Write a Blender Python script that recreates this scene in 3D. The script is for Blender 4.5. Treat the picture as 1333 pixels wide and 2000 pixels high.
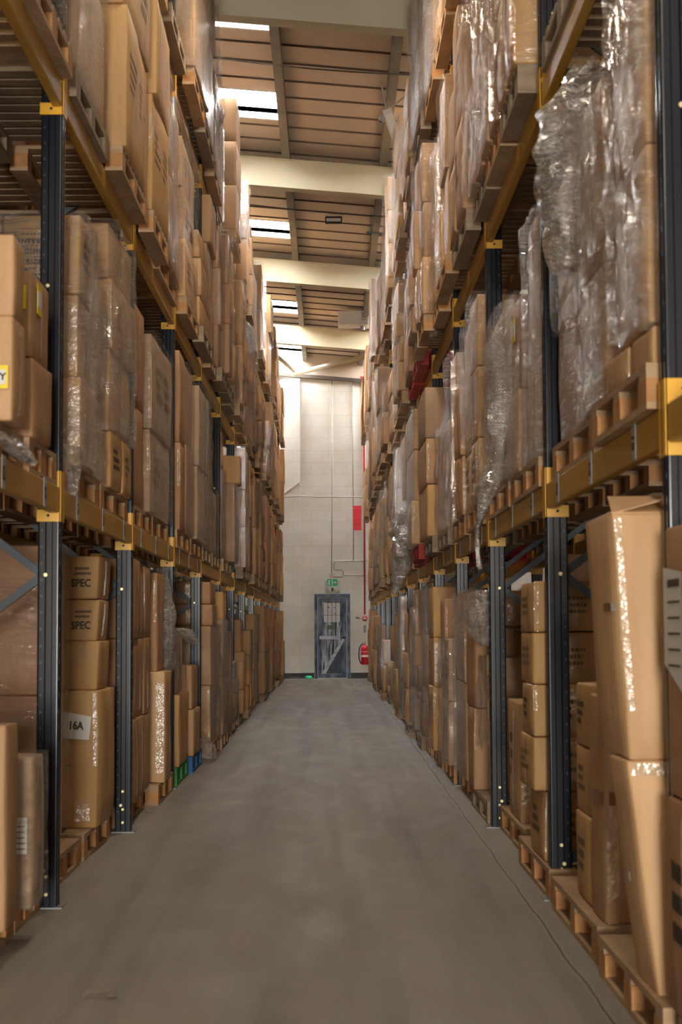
import bpy, bmesh, math, random
from mathutils import Vector, Matrix, noise
S = bpy.context.scene
for o in list(bpy.data.objects): bpy.data.objects.remove(o)

# ------------------------------------------------------------------ camera
F, PITCH, YAW, ROLL, CH = 3272.0, 0.0692, 0.0071, 0.0044, 1.25
cy, sy, cp, sp = math.cos(YAW), math.sin(YAW), math.cos(PITCH), math.sin(PITCH)
R0 = Vector((cy, -sy, 0)); FW = Vector((sy*cp, cy*cp, sp)); U0 = Vector((-sy*sp, -cy*sp, cp))
cr, sr = math.cos(ROLL), math.sin(ROLL)
RT = R0*cr - U0*sr; UP = R0*sr + U0*cr
cam_d = bpy.data.cameras.new('camera'); cam = bpy.data.objects.new('camera', cam_d)
S.collection.objects.link(cam); S.camera = cam
m = Matrix((RT, UP, -FW)).transposed().to_4x4(); m.translation = (0, 0, CH); cam.matrix_world = m
cam_d.sensor_fit = 'VERTICAL'; cam_d.sensor_height = 36; cam_d.sensor_width = 24
cam_d.lens = F/2000*36; cam_d.clip_end = 200
cam_d.dof.use_dof = True; cam_d.dof.focus_distance = 27; cam_d.dof.aperture_fstop = 6.3

# ------------------------------------------------------------------ world, exposure
W = bpy.data.worlds.new('sky'); S.world = W; W.use_nodes = True
bg = W.node_tree.nodes['Background']
bg.inputs[0].default_value = (1.0, 0.945, 0.87, 1); bg.inputs[1].default_value = 115.0
S.view_settings.view_transform = 'Standard'; S.view_settings.look = 'None'
S.view_settings.gamma = 1; S.view_settings.use_curve_mapping = False
S.view_settings.exposure = 0.27
try: S.cycles.transparent_max_bounces = 20
except Exception: pass
# lamps hanging over the aisle: (x, y, z, watts); built as fixtures further down
LAMPS = [(0.0, -9.0, 6.6, 330), (0.0, -3.5, 6.9, 110), (-0.1, 4.5, 6.9, 20), (-0.1, 9.0, 6.95, 40), (-0.1, 12.8, 7.0, 75)]
# daylight through the open loading door in the wall behind the camera
ld = bpy.data.lights.new('loading_door_daylight', 'AREA'); ld.shape = 'RECTANGLE'; ld.size = 2.2; ld.size_y = 2.4; ld.energy = 1500; ld.color = (1.0, 0.88, 0.74)
lo = bpy.data.objects.new('loading_door_daylight', ld); S.collection.objects.link(lo); lo.location = (0, -12.05, 1.2); lo.rotation_euler = (math.pi/2, 0, 0); ld.cycles.is_portal = True
LAMP_COL = (1.0, 0.85, 0.66)

# ------------------------------------------------------------------ helpers
def un(px, py, X=None, Y=None, Z=None):
    d = FW*F + RT*(px-666.5) + UP*(1000-py)
    t = (X/d.x) if X is not None else (Y/d.y) if Y is not None else ((Z-CH)/d.z)
    return Vector((0, 0, CH)) + d*t
def px_of(X, Y, Z):
    v = Vector((X, Y, Z-CH)); d = v.dot(FW)
    return 666.5+F*v.dot(RT)/d, 1000-F*v.dot(UP)/d
COL = S.collection
def link(o): COL.objects.link(o); return o
def thing(name, label, cat, loc=(0, 0, 0), group=None, kind=None):
    o = bpy.data.objects.new(name, None); o.empty_display_size = .1; link(o); o.location = loc
    tag(o, label, cat, group, kind); return o
def tag(o, label, cat, group=None, kind=None):
    if label: o['label'] = label
    if cat: o['category'] = cat
    if group: o['group'] = group
    if kind: o['kind'] = kind
    return o
def mobj(name, verts, faces, mat, parent=None, smooth=False, loc=None, mats=None, mi=None):
    me = bpy.data.meshes.new(name); me.from_pydata([tuple(v) for v in verts], [], faces)
    for q in (mats or [mat]): me.materials.append(q)
    if mi: me.polygons.foreach_set('material_index', mi)
    if smooth: me.polygons.foreach_set('use_smooth', [True]*len(faces))
    me.update()
    o = bpy.data.objects.new(name, me); link(o)
    if parent: o.parent = parent
    if loc is not None: o.location = loc
    return o
class MB:
    def __init__(s): s.v = []; s.f = []
    def box(s, x0, x1, y0, y1, z0, z1):
        b = len(s.v)
        s.v += [(x, y, z) for z in (z0, z1) for y in (y0, y1) for x in (x0, x1)]
        s.f += [tuple(b+i for i in q) for q in ((0,2,3,1),(4,5,7,6),(0,1,5,4),(2,6,7,3),(0,4,6,2),(1,3,7,5))]
        return s
    def quad(s, a, b, c, d):
        n = len(s.v); s.v += [tuple(a), tuple(b), tuple(c), tuple(d)]; s.f.append((n, n+1, n+2, n+3)); return s
    def prism(s, pts, axis_vec):
        n = len(s.v); k = len(pts); av = Vector(axis_vec)
        s.v += [tuple(p) for p in pts] + [tuple(Vector(p)+av) for p in pts]
        s.f.append(tuple(range(n+k-1, n-1, -1))); s.f.append(tuple(range(n+k, n+2*k)))
        for i in range(k):
            j = (i+1) % k; s.f.append((n+i, n+j, n+k+j, n+k+i))
        return s
    def tube(s, pts, r, seg=8, cap=True):
        pts = [Vector(p) for p in pts]; rings = []
        for i, p in enumerate(pts):
            a = pts[max(0, i-1)]; b = pts[min(len(pts)-1, i+1)]; t = (b-a).normalized()
            u = t.orthogonal().normalized() if i == 0 else (u - t*u.dot(t)).normalized()
            w = t.cross(u); rr = r[i] if isinstance(r, (list, tuple)) else r
            n = len(s.v); rings.append(n)
            for k in range(seg):
                an = 2*math.pi*k/seg; s.v.append(tuple(p+(u*math.cos(an)+w*math.sin(an))*rr))
        for a, b in zip(rings, rings[1:]):
            for k in range(seg):
                j = (k+1) % seg; s.f.append((a+k, a+j, b+j, b+k))
        if cap:
            s.f.append(tuple(rings[0]+k for k in range(seg-1, -1, -1))); s.f.append(tuple(rings[-1]+k for k in range(seg)))
        return s
    def lathe(s, prof, c=(0, 0, 0), seg=20):
        n = len(s.v)
        for r, z in prof:
            for k in range(seg):
                a = 2*math.pi*k/seg; s.v.append((c[0]+r*math.cos(a), c[1]+r*math.sin(a), c[2]+z))
        for i in range(len(prof)-1):
            for k in range(seg):
                j = (k+1) % seg; a = n+i*seg; b = a+seg; s.f.append((a+k, a+j, b+j, b+k))
        return s
    def build(s, name, mat, parent=None, smooth=False, loc=None, bevel=0):
        o = mobj(name, s.v, s.f, mat, parent, smooth, loc)
        if bevel:
            bm = bmesh.new(); bm.from_mesh(o.data)
            bmesh.ops.bevel(bm, geom=bm.edges[:], offset=bevel, segments=1, affect='EDGES', clamp_overlap=True)
            bm.to_mesh(o.data); bm.free()
        return o
def text_obj(name, body, size, mat, parent, loc, xdir, zdir, sx=1, bold=0.0):
    cu = bpy.data.curves.new('t', 'FONT'); cu.body = body; cu.size = size; cu.align_x = 'CENTER'; cu.align_y = 'CENTER'
    cu.offset = bold; cu.space_line = .85; cu.resolution_u = 3
    to = bpy.data.objects.new('t', cu); link(to)
    dg = bpy.context.evaluated_depsgraph_get(); me = bpy.data.meshes.new_from_object(to.evaluated_get(dg))
    bpy.data.objects.remove(to)
    me.materials.clear(); me.materials.append(mat)
    xd = Vector(xdir); zd = Vector(zdir)
    for v in me.vertices: v.co = Vector(loc) + xd*v.co.x*sx + zd*v.co.y
    o = bpy.data.objects.new(name, me); link(o); o.parent = parent
    return o

# ------------------------------------------------------------------ materials
def mat(name, col, rough=.7, metal=0, spec=.5):
    M = bpy.data.materials.new(name); M.use_nodes = True; b = M.node_tree.nodes['Principled BSDF']
    b.inputs['Base Color'].default_value = (*col, 1); b.inputs['Roughness'].default_value = rough
    b.inputs['Metallic'].default_value = metal; b.inputs['Specular IOR Level'].default_value = spec
    return M
def N(M, t, **k):
    n = M.node_tree.nodes.new(t)
    for a, v in k.items(): setattr(n, a, v)
    return n
def L(M, a, b): M.node_tree.links.new(a, b)
def noisy(name, c1, c2, scale=(1, 1, 1), nscale=5, rough=.7, bump=0, detail=4, spec=.4, contrast=(.3, .7), bscale=None, rough2=None, coords='Object', metal=0):
    M = mat(name, c1, rough, metal, spec); b = M.node_tree.nodes['Principled BSDF']
    tc = N(M, 'ShaderNodeTexCoord'); mp = N(M, 'ShaderNodeMapping'); mp.inputs['Scale'].default_value = scale
    L(M, tc.outputs[coords], mp.inputs['Vector'])
    oi = N(M, 'ShaderNodeObjectInfo'); ad = N(M, 'ShaderNodeVectorMath', operation='ADD'); sc = N(M, 'ShaderNodeMath', operation='MULTIPLY'); sc.inputs[1].default_value = 37.0
    L(M, oi.outputs['Random'], sc.inputs[0]); L(M, mp.outputs[0], ad.inputs[0]); L(M, sc.outputs[0], ad.inputs[1])
    nz = N(M, 'ShaderNodeTexNoise'); nz.inputs['Scale'].default_value = nscale; nz.inputs['Detail'].default_value = detail
    L(M, ad.outputs[0], nz.inputs['Vector'])
    r = N(M, 'ShaderNodeValToRGB'); r.color_ramp.elements[0].color = (*c1, 1); r.color_ramp.elements[1].color = (*c2, 1)
    r.color_ramp.elements[0].position, r.color_ramp.elements[1].position = contrast
    L(M, nz.outputs[0], r.inputs[0]); L(M, r.outputs[0], b.inputs['Base Color'])
    if bump:
        n2 = nz
        if bscale:
            n2 = N(M, 'ShaderNodeTexNoise'); n2.inputs['Scale'].default_value = bscale; n2.inputs['Detail'].default_value = 3; L(M, ad.outputs[0], n2.inputs['Vector'])
        bp = N(M, 'ShaderNodeBump'); bp.inputs['Strength'].default_value = bump; bp.inputs['Distance'].default_value = .02
        L(M, n2.outputs[0], bp.inputs['Height']); L(M, bp.outputs[0], b.inputs['Normal'])
    if rough2 is not None:
        mr = N(M, 'ShaderNodeMapRange'); mr.inputs['To Min'].default_value = rough; mr.inputs['To Max'].default_value = rough2
        L(M, nz.outputs[0], mr.inputs[0]); L(M, mr.outputs[0], b.inputs['Roughness'])
    return M
TINTS = [('pale tan', (.60, .375, .195), (.53, .32, .16)), ('golden tan', (.56, .34, .145), (.48, .28, .115)),
         ('mid-brown', (.47, .28, .145), (.40, .235, .12)), ('reddish-brown', (.46, .255, .135), (.38, .21, .105)),
         ('dusty brown', (.43, .285, .175), (.36, .235, .14))]
CARD = [noisy('cardboard_'+n.replace(' ', '_').replace('-', '_'), a, tuple(q*.88 for q in b), (2.5, 2.5, .6), 3, .58, .14, 6, .35, (.35, .72), bscale=14) for n, a, b in TINTS]
CARDF = []
for n, a, b in TINTS:    # the same boards seen under tight film: shiny
    M = noisy('wrapped_cardboard_'+n.replace(' ', '_').replace('-', '_'), a, b, (2, 2, .5), 3, .5, .15, 5, .35, (.3, .7), bscale=14)
    bs = M.node_tree.nodes['Principled BSDF']; bs.inputs['Coat Weight'].default_value = .7; bs.inputs['Coat Roughness'].default_value = .12
    tc = N(M, 'ShaderNodeTexCoord'); mp = N(M, 'ShaderNodeMapping'); mp.inputs['Rotation'].default_value = (.35, .3, 0); mp.inputs['Scale'].default_value = (1, 1, 9); L(M, tc.outputs['Object'], mp.inputs['Vector'])
    nq = N(M, 'ShaderNodeTexNoise'); nq.inputs['Scale'].default_value = 5; nq.inputs['Detail'].default_value = 4; nq.inputs['Distortion'].default_value = .8; L(M, mp.outputs[0], nq.inputs['Vector'])
    bq = N(M, 'ShaderNodeBump'); bq.inputs['Strength'].default_value = .9; bq.inputs['Distance'].default_value = .03; L(M, nq.outputs[0], bq.inputs['Height']); L(M, bq.outputs[0], bs.inputs['Coat Normal'])
    CARDF.append(M)
INK = mat('printing_ink', (.055, .04, .03), .7)
INKF = mat('faint_ink', (.19, .115, .06), .7)
TAPE = noisy('packing_tape', (.46, .31, .18), (.56, .40, .26), (1, 1, 1), 8, .16, .5, 3, .8, bscale=30)
TAPEB = mat('brown_tape', (.25, .12, .05), .3)
WHITE = mat('white_paper', (.72, .72, .70), .6)
YEL = mat('yellow_label', (.85, .66, .02), .5)
WOOD = noisy('pallet_wood', (.33, .21, .12), (.47, .33, .205), (3, 1, 8), 2.2, .8, .3, 6, .2, bscale=12)
WOODG = noisy('weathered_pallet_wood', (.22, .165, .115), (.34, .26, .185), (3, 1, 8), 2.2, .85, .3, 6, .2, bscale=12)
CHIP = noisy('chipboard_block', (.52, .27, .11), (.36, .18, .08), (1, 1, 1), 14, .85, .3, 5, .2)
PGREEN = noisy('green_pallet_paint', (.03, .16, .04), (.05, .24, .06), (1, 1, 1), 6, .7, .2)
PBLUE = noisy('blue_pallet_paint', (.02, .08, .20), (.03, .13, .30), (1, 1, 1), 6, .7, .2)
PRED = noisy('red_pallet_paint', (.25, .02, .02), (.38, .04, .03), (1, 1, 1), 6, .7, .2)
BEAM = noisy('yellow_beam_paint', (.52, .29, .03), (.42, .235, .035), (1, .4, 2), 3, .30, .06, 4, .5, (.3, .75), rough2=.5)
CONN = noisy('orange_connector_paint', (.82, .44, .02), (.70, .37, .03), (1, 1, 1), 9, .38, .05)
BRACE = noisy('grey_brace_steel', (.045, .06, .08), (.07, .09, .115), (1, 1, 1), 5, .42, .05)
BLACK = mat('black_hole', (.01, .01, .01), .8)
TAG = noisy('grey_location_tag', (.33, .32, .31), (.42, .41, .40), (1, 1, 1), 6, .5)
# upright paint: blue-black with a row of punched slots
UPR = mat('blue_upright_paint', (.006, .010, .018), .2, 0, .5)
SLOT = mat('slot_edge_steel', (.035, .042, .055), .3, .4)
bs = UPR.node_tree.nodes['Principled BSDF']
bs.inputs['Coat Weight'].default_value = 0
GALV = mat('galvanised_steel', (.22, .23, .24), .5, .5)
BOLT = mat('brass_plated_bolt', (.62, .55, .30), .35, .6)
CREAMST = noisy('cream_steel_paint', (.50, .455, .31), (.56, .51, .36), (1, 1, 1), 1.5, .55, .03)
PURL = noisy('grey_purlin_steel', (.12, .11, .09), (.18, .16, .13), (1, 1, 1), 3, .6)
ROOF = noisy('roof_lining_sheet', (.47, .395, .32), (.55, .465, .38), (.6, 3, 1), 2, .6, .05, 4, .4, coords='Generated')
def film_material(name, dens, tint):
    M = bpy.data.materials.new(name); M.use_nodes = True; nt = M.node_tree
    nt.nodes.remove(nt.nodes['Principled BSDF']); out = nt.nodes['Material Output']
    tc = N(M, 'ShaderNodeTexCoord')
    def ridge(rot, scl, ns, dist):
        mp = N(M, 'ShaderNodeMapping'); mp.inputs['Rotation'].default_value = rot; mp.inputs['Scale'].default_value = scl
        L(M, tc.outputs['Object'], mp.inputs['Vector'])
        n = N(M, 'ShaderNodeTexNoise'); n.inputs['Scale'].default_value = ns; n.inputs['Detail'].default_value = 5; n.inputs['Distortion'].default_value = dist; L(M, mp.outputs[0], n.inputs['Vector'])
        q = N(M, 'ShaderNodeMath', operation='SUBTRACT'); q.inputs[1].default_value = .5; L(M, n.outputs[0], q.inputs[0])
        w = N(M, 'ShaderNodeMath', operation='ABSOLUTE'); L(M, q.outputs[0], w.inputs[0]); return w
    r1 = ridge((.6, .5, 0), (1, 1, 5), 4.5, 1.2); r2 = ridge((-.5, -.7, 0), (1, 1, 2.5), 13, .6)
    n2 = N(M, 'ShaderNodeTexNoise'); n2.inputs['Scale'].default_value = 3; n2.inputs['Detail'].default_value = 3; L(M, tc.outputs['Object'], n2.inputs['Vector'])
    hs = N(M, 'ShaderNodeMath', operation='MULTIPLY_ADD'); hs.inputs[1].default_value = .45; L(M, r2.outputs[0], hs.inputs[0]); L(M, r1.outputs[0], hs.inputs[2])
    bp = N(M, 'ShaderNodeBump'); bp.inputs['Strength'].default_value = 1; bp.inputs['Distance'].default_value = .09; L(M, hs.outputs[0], bp.inputs['Height'])
    g = N(M, 'ShaderNodeBsdfGlossy'); g.inputs['Roughness'].default_value = .07; g.inputs['Color'].default_value = (1, 1, 1, 1); L(M, bp.outputs[0], g.inputs['Normal'])
    d = N(M, 'ShaderNodeBsdfDiffuse'); d.inputs['Color'].default_value = (*tint, 1); L(M, bp.outputs[0], d.inputs['Normal'])
    tr = N(M, 'ShaderNodeBsdfTransparent'); tr.inputs['Color'].default_value = (.97, .96, .95, 1)
    s1 = N(M, 'ShaderNodeMixShader'); s1.inputs[0].default_value = .6; L(M, d.outputs[0], s1.inputs[1]); L(M, g.outputs[0], s1.inputs[2])
    lw = N(M, 'ShaderNodeLayerWeight'); lw.inputs['Blend'].default_value = .25; L(M, bp.outputs[0], lw.inputs['Normal'])
    mr = N(M, 'ShaderNodeMapRange'); mr.inputs['From Min'].default_value = .42; mr.inputs['From Max'].default_value = .66; mr.inputs['To Min'].default_value = dens*.3; mr.inputs['To Max'].default_value = dens*1.1
    L(M, n2.outputs[0], mr.inputs[0])
    rm = N(M, 'ShaderNodeMapRange'); rm.inputs['From Min'].default_value = 0; rm.inputs['From Max'].default_value = .035; rm.inputs['To Min'].default_value = 1; rm.inputs['To Max'].default_value = 0; L(M, r1.outputs[0], rm.inputs[0])
    rk = N(M, 'ShaderNodeMath', operation='MULTIPLY'); L(M, rm.outputs[0], rk.inputs[0]); L(M, mr.outputs[0], rk.inputs[1])
    rs = N(M, 'ShaderNodeMath', operation='MULTIPLY_ADD'); rs.inputs[1].default_value = 1.6; L(M, rk.outputs[0], rs.inputs[0]); L(M, mr.outputs[0], rs.inputs[2])
    ad = N(M, 'ShaderNodeMath', operation='MULTIPLY_ADD'); ad.inputs[1].default_value = .15; L(M, lw.outputs['Fresnel'], ad.inputs[0]); L(M, rs.outputs[0], ad.inputs[2]); ad.use_clamp = True
    s2 = N(M, 'ShaderNodeMixShader'); L(M, ad.outputs[0], s2.inputs[0]); L(M, tr.outputs[0], s2.inputs[1]); L(M, s1.outputs[0], s2.inputs[2])
    L(M, s2.outputs[0], out.inputs[0]); return M
FILM = film_material('stretch_film', .15, (.55, .48, .40))
FILMD = film_material('bunched_stretch_film', .34, (.68, .64, .60)); FILMW = film_material('bunched_white_film', .55, (.75, .72, .69))

# ------------------------------------------------------------------ the setting
YW = 41.9
# floor
FL = mat('concrete_floor', (.2, .18, .155), .6); b = FL.node_tree.nodes['Principled BSDF']
tc = N(FL, 'ShaderNodeTexCoord')
def nz(scale, mscale, detail=5, rot=0):
    mp = N(FL, 'ShaderNodeMapping'); mp.inputs['Scale'].default_value = mscale; mp.inputs['Rotation'].default_value = (0, 0, rot); L(FL, tc.outputs['Object'], mp.inputs['Vector'])
    n = N(FL, 'ShaderNodeTexNoise'); n.inputs['Scale'].default_value = scale; n.inputs['Detail'].default_value = detail; L(FL, mp.outputs[0], n.inputs['Vector']); return n
n1 = nz(1, (1.6, .16, 1)); n2 = nz(4, (1, .3, 1), 7); n3 = nz(60, (1, .6, 1), 2); n4 = nz(1.2, (4, .12, 1), 3)
def mix(c1, c2, fac, blend='MIX'):
    mx = N(FL, 'ShaderNodeMix', data_type='RGBA', blend_type=blend)
    for i, c in ((6, c1), (7, c2)):
        if isinstance(c, tuple): mx.inputs[i].default_value = (*c, 1)
        else: L(FL, c, mx.inputs[i])
    if isinstance(fac, (int, float)): mx.inputs[0].default_value = fac
    else: L(FL, fac, mx.inputs[0])
    return mx.outputs[2]
def rng(src, a, b_, c=0, d=1):
    r = N(FL, 'ShaderNodeMapRange'); r.inputs[1].default_value = a; r.inputs[2].default_value = b_; r.inputs[3].default_value = c; r.inputs[4].default_value = d; L(FL, src, r.inputs[0]); return r.outputs[0]
c = mix((.19, .173, .150), (.285, .262, .232), rng(n1.outputs[0], .35, .68))
c = mix(c, (.125, .112, .098), rng(n4.outputs[0], .5, .72, 0, .7))
c = mix(c, (.34, .315, .28), rng(n2.outputs[0], .56, .78, 0, .5))
c = mix(c, (.12, .10, .085), rng(n3.outputs[0], .62, .75, 0, .35))
# expansion joint along the right of the aisle
sx = N(FL, 'ShaderNodeSeparateXYZ'); L(FL, tc.outputs['Object'], sx.inputs[0])
jn = nz(1.3, (0, 1, 1), 5)
ma = N(FL, 'ShaderNodeMath', operation='MULTIPLY_ADD'); ma.inputs[1].default_value = .045; ma.inputs[2].default_value = .872; L(FL, jn.outputs[0], ma.inputs[0])
sb = N(FL, 'ShaderNodeMath', operation='SUBTRACT'); L(FL, sx.outputs[0], sb.inputs[0]); L(FL, ma.outputs[0], sb.inputs[1])
ab = N(FL, 'ShaderNodeMath', operation='ABSOLUTE'); L(FL, sb.outputs[0], ab.inputs[0])
c = mix(c, (.33, .30, .26), rng(ab.outputs[0], .006, .018, .45, 0))
c = mix(c, (.035, .03, .025), rng(ab.outputs[0], .003, .006, .9, 0))
L(FL, c, b.inputs['Base Color'])
L(FL, rng(n2.outputs[0], .3, .7, .5, .75), b.inputs['Roughness'])
bp = N(FL, 'ShaderNodeBump'); bp.inputs['Strength'].default_value = .25; bp.inputs['Distance'].default_value = .01; L(FL, n3.outputs[0], bp.inputs['Height']); L(FL, bp.outputs[0], b.inputs['Normal'])
tag(MB().box(-4.6, 4.6, -12, YW+.3, -.2, 0).build('floor', FL), None, None, kind='structure')
# walls
WALLM = mat('painted_blockwork', (.72, .68, .60), .6); b = WALLM.node_tree.nodes['Principled BSDF']
tc = N(WALLM, 'ShaderNodeTexCoord'); mp = N(WALLM, 'ShaderNodeMapping'); mp.inputs['Rotation'].default_value = (math.pi/2, 0, 0); L(WALLM, tc.outputs['Object'], mp.inputs['Vector'])
bk = N(WALLM, 'ShaderNodeTexBrick'); bk.offset = .5
bk.inputs['Scale'].default_value = 1; bk.inputs['Brick Width'].default_value = .9; bk.inputs['Row Height'].default_value = .30; bk.inputs['Mortar Size'].default_value = .006
bk.inputs['Color1'].default_value = (.80, .79, .74, 1); bk.inputs['Color2'].default_value = (.82, .81, .76, 1); bk.inputs['Mortar'].default_value = (.70, .69, .63, 1)
L(WALLM, mp.outputs[0], bk.inputs['Vector'])
nw = N(WALLM, 'ShaderNodeTexNoise'); nw.inputs['Scale'].default_value = 1.3; nw.inputs['Detail'].default_value = 6; L(WALLM, tc.outputs['Object'], nw.inputs['Vector'])
mx = N(WALLM, 'ShaderNodeMix', data_type='RGBA', blend_type='MULTIPLY'); L(WALLM, bk.outputs[0], mx.inputs[6])
rr = N(WALLM, 'ShaderNodeValToRGB'); rr.color_ramp.elements[0].position = .3; rr.color_ramp.elements[0].color = (.86, .84, .8, 1); rr.color_ramp.elements[1].color = (1, 1, 1, 1); rr.color_ramp.elements[1].position = .6
L(WALLM, nw.outputs[0], rr.inputs[0]); L(WALLM, rr.outputs[0], mx.inputs[7]); mx.inputs[0].default_value = 1
L(WALLM, mx.outputs[2], b.inputs['Base Color'])
SIDE = noisy('dull_side_wall', (.30, .27, .23), (.36, .32, .27), (1, 1, 1), .7, .8)
SL = .085                                # roof falls to the right
def zb(X): return 7.50 - SL*X            # underside of the rafters
def slab(X0, X1, Y0, Y1, z0, z1, mb):    # block whose top and bottom follow the roof slope
    mb.prism([(X0, Y0, zb(X0)+z0), (X1, Y0, zb(X1)+z0), (X1, Y0, zb(X1)+z1), (X0, Y0, zb(X0)+z1)], (0, Y1-Y0, 0)); return mb
dp0, dp1 = un(615, 1325, Y=YW), un(684, 1160, Y=YW)
DX0, DX1, DZ = dp0.x, dp1.x, dp1.z
w = MB(); w.prism([(-4.6, YW, -.2), (4.6, YW, -.2), (4.6, YW, zb(4.6)+.05), (-4.6, YW, zb(-4.6)+.05)], (0, .3, 0))
tag(w.build('wall_back', WALLM), None, None, kind='structure')
gb = MB(); slab(-4.6, 4.6, YW-.0, YW+.3, .08, .62, gb)
tag(gb.build('wall_gable', ROOF), None, None, kind='structure')
tag(slab(-4.6, 4.6, YW-.10, YW-.001, -.015, .075, MB()).build('trim_1', mat('dark_wall_plate', (.05, .035, .025), .7)), None, None, kind='structure')
pl = MB().box(un(553, 1000, Y=YW).x, un(587, 1000, Y=YW).x, YW-.16, YW-.001, 0, 7.5)
tag(pl.build('trim_2', WALLM, bevel=.004), None, None, kind='structure')
for nm, x in (('wall_left', -4.6), ('wall_right', 4.4)):
    tag(MB().box(x, x+.2, -12, YW, 0, 8.6).build(nm, SIDE), None, None, kind='structure')
tag(MB().box(-4.6, -1.1, -12.2, -12, 0, 8.6).box(1.1, 4.6, -12.2, -12, 0, 8.6).box(-1.1, 1.1, -12.2, -12, 2.4, 8.6).build('wall_front', SIDE), None, None, kind='structure')
SK = mat('black_skirting', (.02, .022, .025), .5)
b0 = MB().box(un(558, 1320, Y=YW).x-.4, DX0-.01, YW-.025, YW-.001, 0, .14).box(DX1+.01, 1.6, YW-.025, YW-.001, 0, .14).box(un(553, 1000, Y=YW).x-.01, un(587, 1000, Y=YW).x+.012, YW-.185, YW-.161, 0, .14)
tag(b0.build('baseboard_back', SK), None, None, kind='structure')

# rooflights, roof lining, rafters, purlins
RY = [16.95+6.68*i for i in range(-4, 4)]            # rafter near faces
RY = [y for y in RY if y > -12]
def roofY(py, px=520): return un(px, py, Z=zb(-1)+.62).y
SKY = []
for (pa, pb) in ((30, 50), (176, 226), (431, 460), (587, 608), (674, 689)):
    SKY.append((roofY(pa, 500), roofY(pb, 500)))
SKY = [(min(a, b_), max(a, b_)) for a, b_ in SKY]
SX0, SX1 = -4.3, -.66
rf = MB(); pitch = .655; y = -12.0; R_T = .62
edges = []
while y < YW:
    edges.append((y, min(y+pitch, YW+.2))); y += pitch
SKY_ADDED = [(a, b_) for a, b_ in SKY if a > 16]; RX0, RX1 = 1.35, 4.2  # right-hand bank is unseen, added to bring more light onto the back wall
def panel(x0, x1, y0, y1):
    if y1-y0 < .03: return
    g = .006
    slab(x0, x1, y0+g, y1-g, R_T, R_T+.05, rf)
def cut(segs, holes):
    for s0, s1 in holes:
        ns = []
        for p, q in segs:
            if s1 <= p or s0 >= q: ns.append((p, q))
            else:
                if s0 > p: ns.append((p, s0))
                if s1 < q: ns.append((s1, q))
        segs = ns
    return segs
for (a, b_) in edges:
    panel(SX1, RX0, a, b_); panel(-4.6, SX0, a, b_); panel(RX1, 4.6, a, b_)
    for p, q in cut([(a, b_)], SKY): panel(SX0, SX1, p, q)
    for p, q in cut([(a, b_)], SKY_ADDED): panel(RX0, RX1, p, q)
tag(rf.build('ceiling', ROOF), None, None, kind='structure')
rb = MB()
for (a, b_) in edges[1:]:
    if a < 8: continue
    for x0, x1, hs_ in ((SX1, RX0, []), (-4.6, SX0, []), (SX0, SX1, SKY), (RX0, RX1, SKY_ADDED)):
        for p, q in cut([(a-.009, a+.009)], hs_):
            if q-p > .014: slab(x0, x1, p, q, R_T-.022, R_T+.0, rb)
tag(rb.build('ceiling_ribs', mat('brown_joint_strip', (.09, .06, .04), .7)), None, None, kind='structure')
bk_ = MB()
for x0, x1, hs_ in ((SX1, RX0, []), (-4.6, SX0, []), (RX1, 4.6, []), (SX0, SX1, SKY), (RX0, RX1, SKY_ADDED)):
    for p, q in cut([(-12.2, YW+.2)], hs_): slab(x0, x1, p, q, R_T+.055, R_T+.12, bk_)
tag(bk_.build('ceiling_backing', mat('dark_roof_gap', (.25, .2, .17), .9)), None, None, kind='structure')
LIGHTF = mat('pale_rooflight_frame', (.6, .6, .58), .5)
PC = bpy.data.materials.new('rooflight_plastic'); PC.use_nodes = True
nt = PC.node_tree; nt.nodes.remove(nt.nodes['Principled BSDF'])
t1 = N(PC, 'ShaderNodeBsdfTransparent'); t1.inputs[0].default_value = (.93, .96, 1, 1); t2 = N(PC, 'ShaderNodeBsdfTranslucent'); t2.inputs[0].default_value = (.9, .93, .96, 1)
ms = N(PC, 'ShaderNodeMixShader'); ms.inputs[0].default_value = .45; L(PC, t1.outputs[0], ms.inputs[1]); L(PC, t2.outputs[0], ms.inputs[2]); L(PC, ms.outputs[0], nt.nodes['Material Output'].inputs[0])
for i, (s0, s1, SX0, SX1) in enumerate([(a, b_, SX0, SX1) for a, b_ in SKY]+[(a, b_, RX0, RX1) for a, b_ in SKY_ADDED]):  # left bank, then the added right bank that only serves the light
    o = tag(slab(SX0, SX1, s0, s1, R_T+.13, R_T+.135, MB()).build('window_%d' % (i+1), PC), None, None, kind='structure')
    fr = MB()
    slab(SX0, SX1, s1, s1+.05, R_T-.03, R_T+.13, fr); slab(SX0, SX1, s0-.03, s0, R_T-.01, R_T+.13, fr)
    fr.build('window_frame', LIGHTF, o)
n_r = 0
for y in RY:
    if y > YW-2: continue
    n_r += 1
    r = MB(); slab(-4.6, 4.4, y+.09, y+.13, .02, .42, r); slab(-4.6, 4.4, y, y+.22, 0, .022, r); slab(-4.6, 4.4, y, y+.22, .40, .42, r)
    # boxed web so that the face reads flat and cream
    slab(-4.6, 4.4, y+.015, y+.09, .022, .40, r)
    if y < 3: continue
    ordn = {1: 'nearest', 2: 'second', 3: 'third', 4: 'fourth', 5: 'fifth', 6: 'sixth', 7: 'farthest'}
    tag(r.build('trim_%d' % (n_r+2), CREAMST), None, None, kind='structure')
for i, x in enumerate((-3.4, -2.0, -.60, .80, 2.2, 3.6)):
    p = MB(); 
    for a, b_ in zip([-12]+[q+.22 for q in RY], [q for q in RY]+[YW]):
        if b_-a > .3: slab(x-.055, x+.055, a, b_, .42-.0, .615, p)
    tag(p.build('trim_%d' % (20+i), PURL), None, None, kind='structure')

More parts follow.
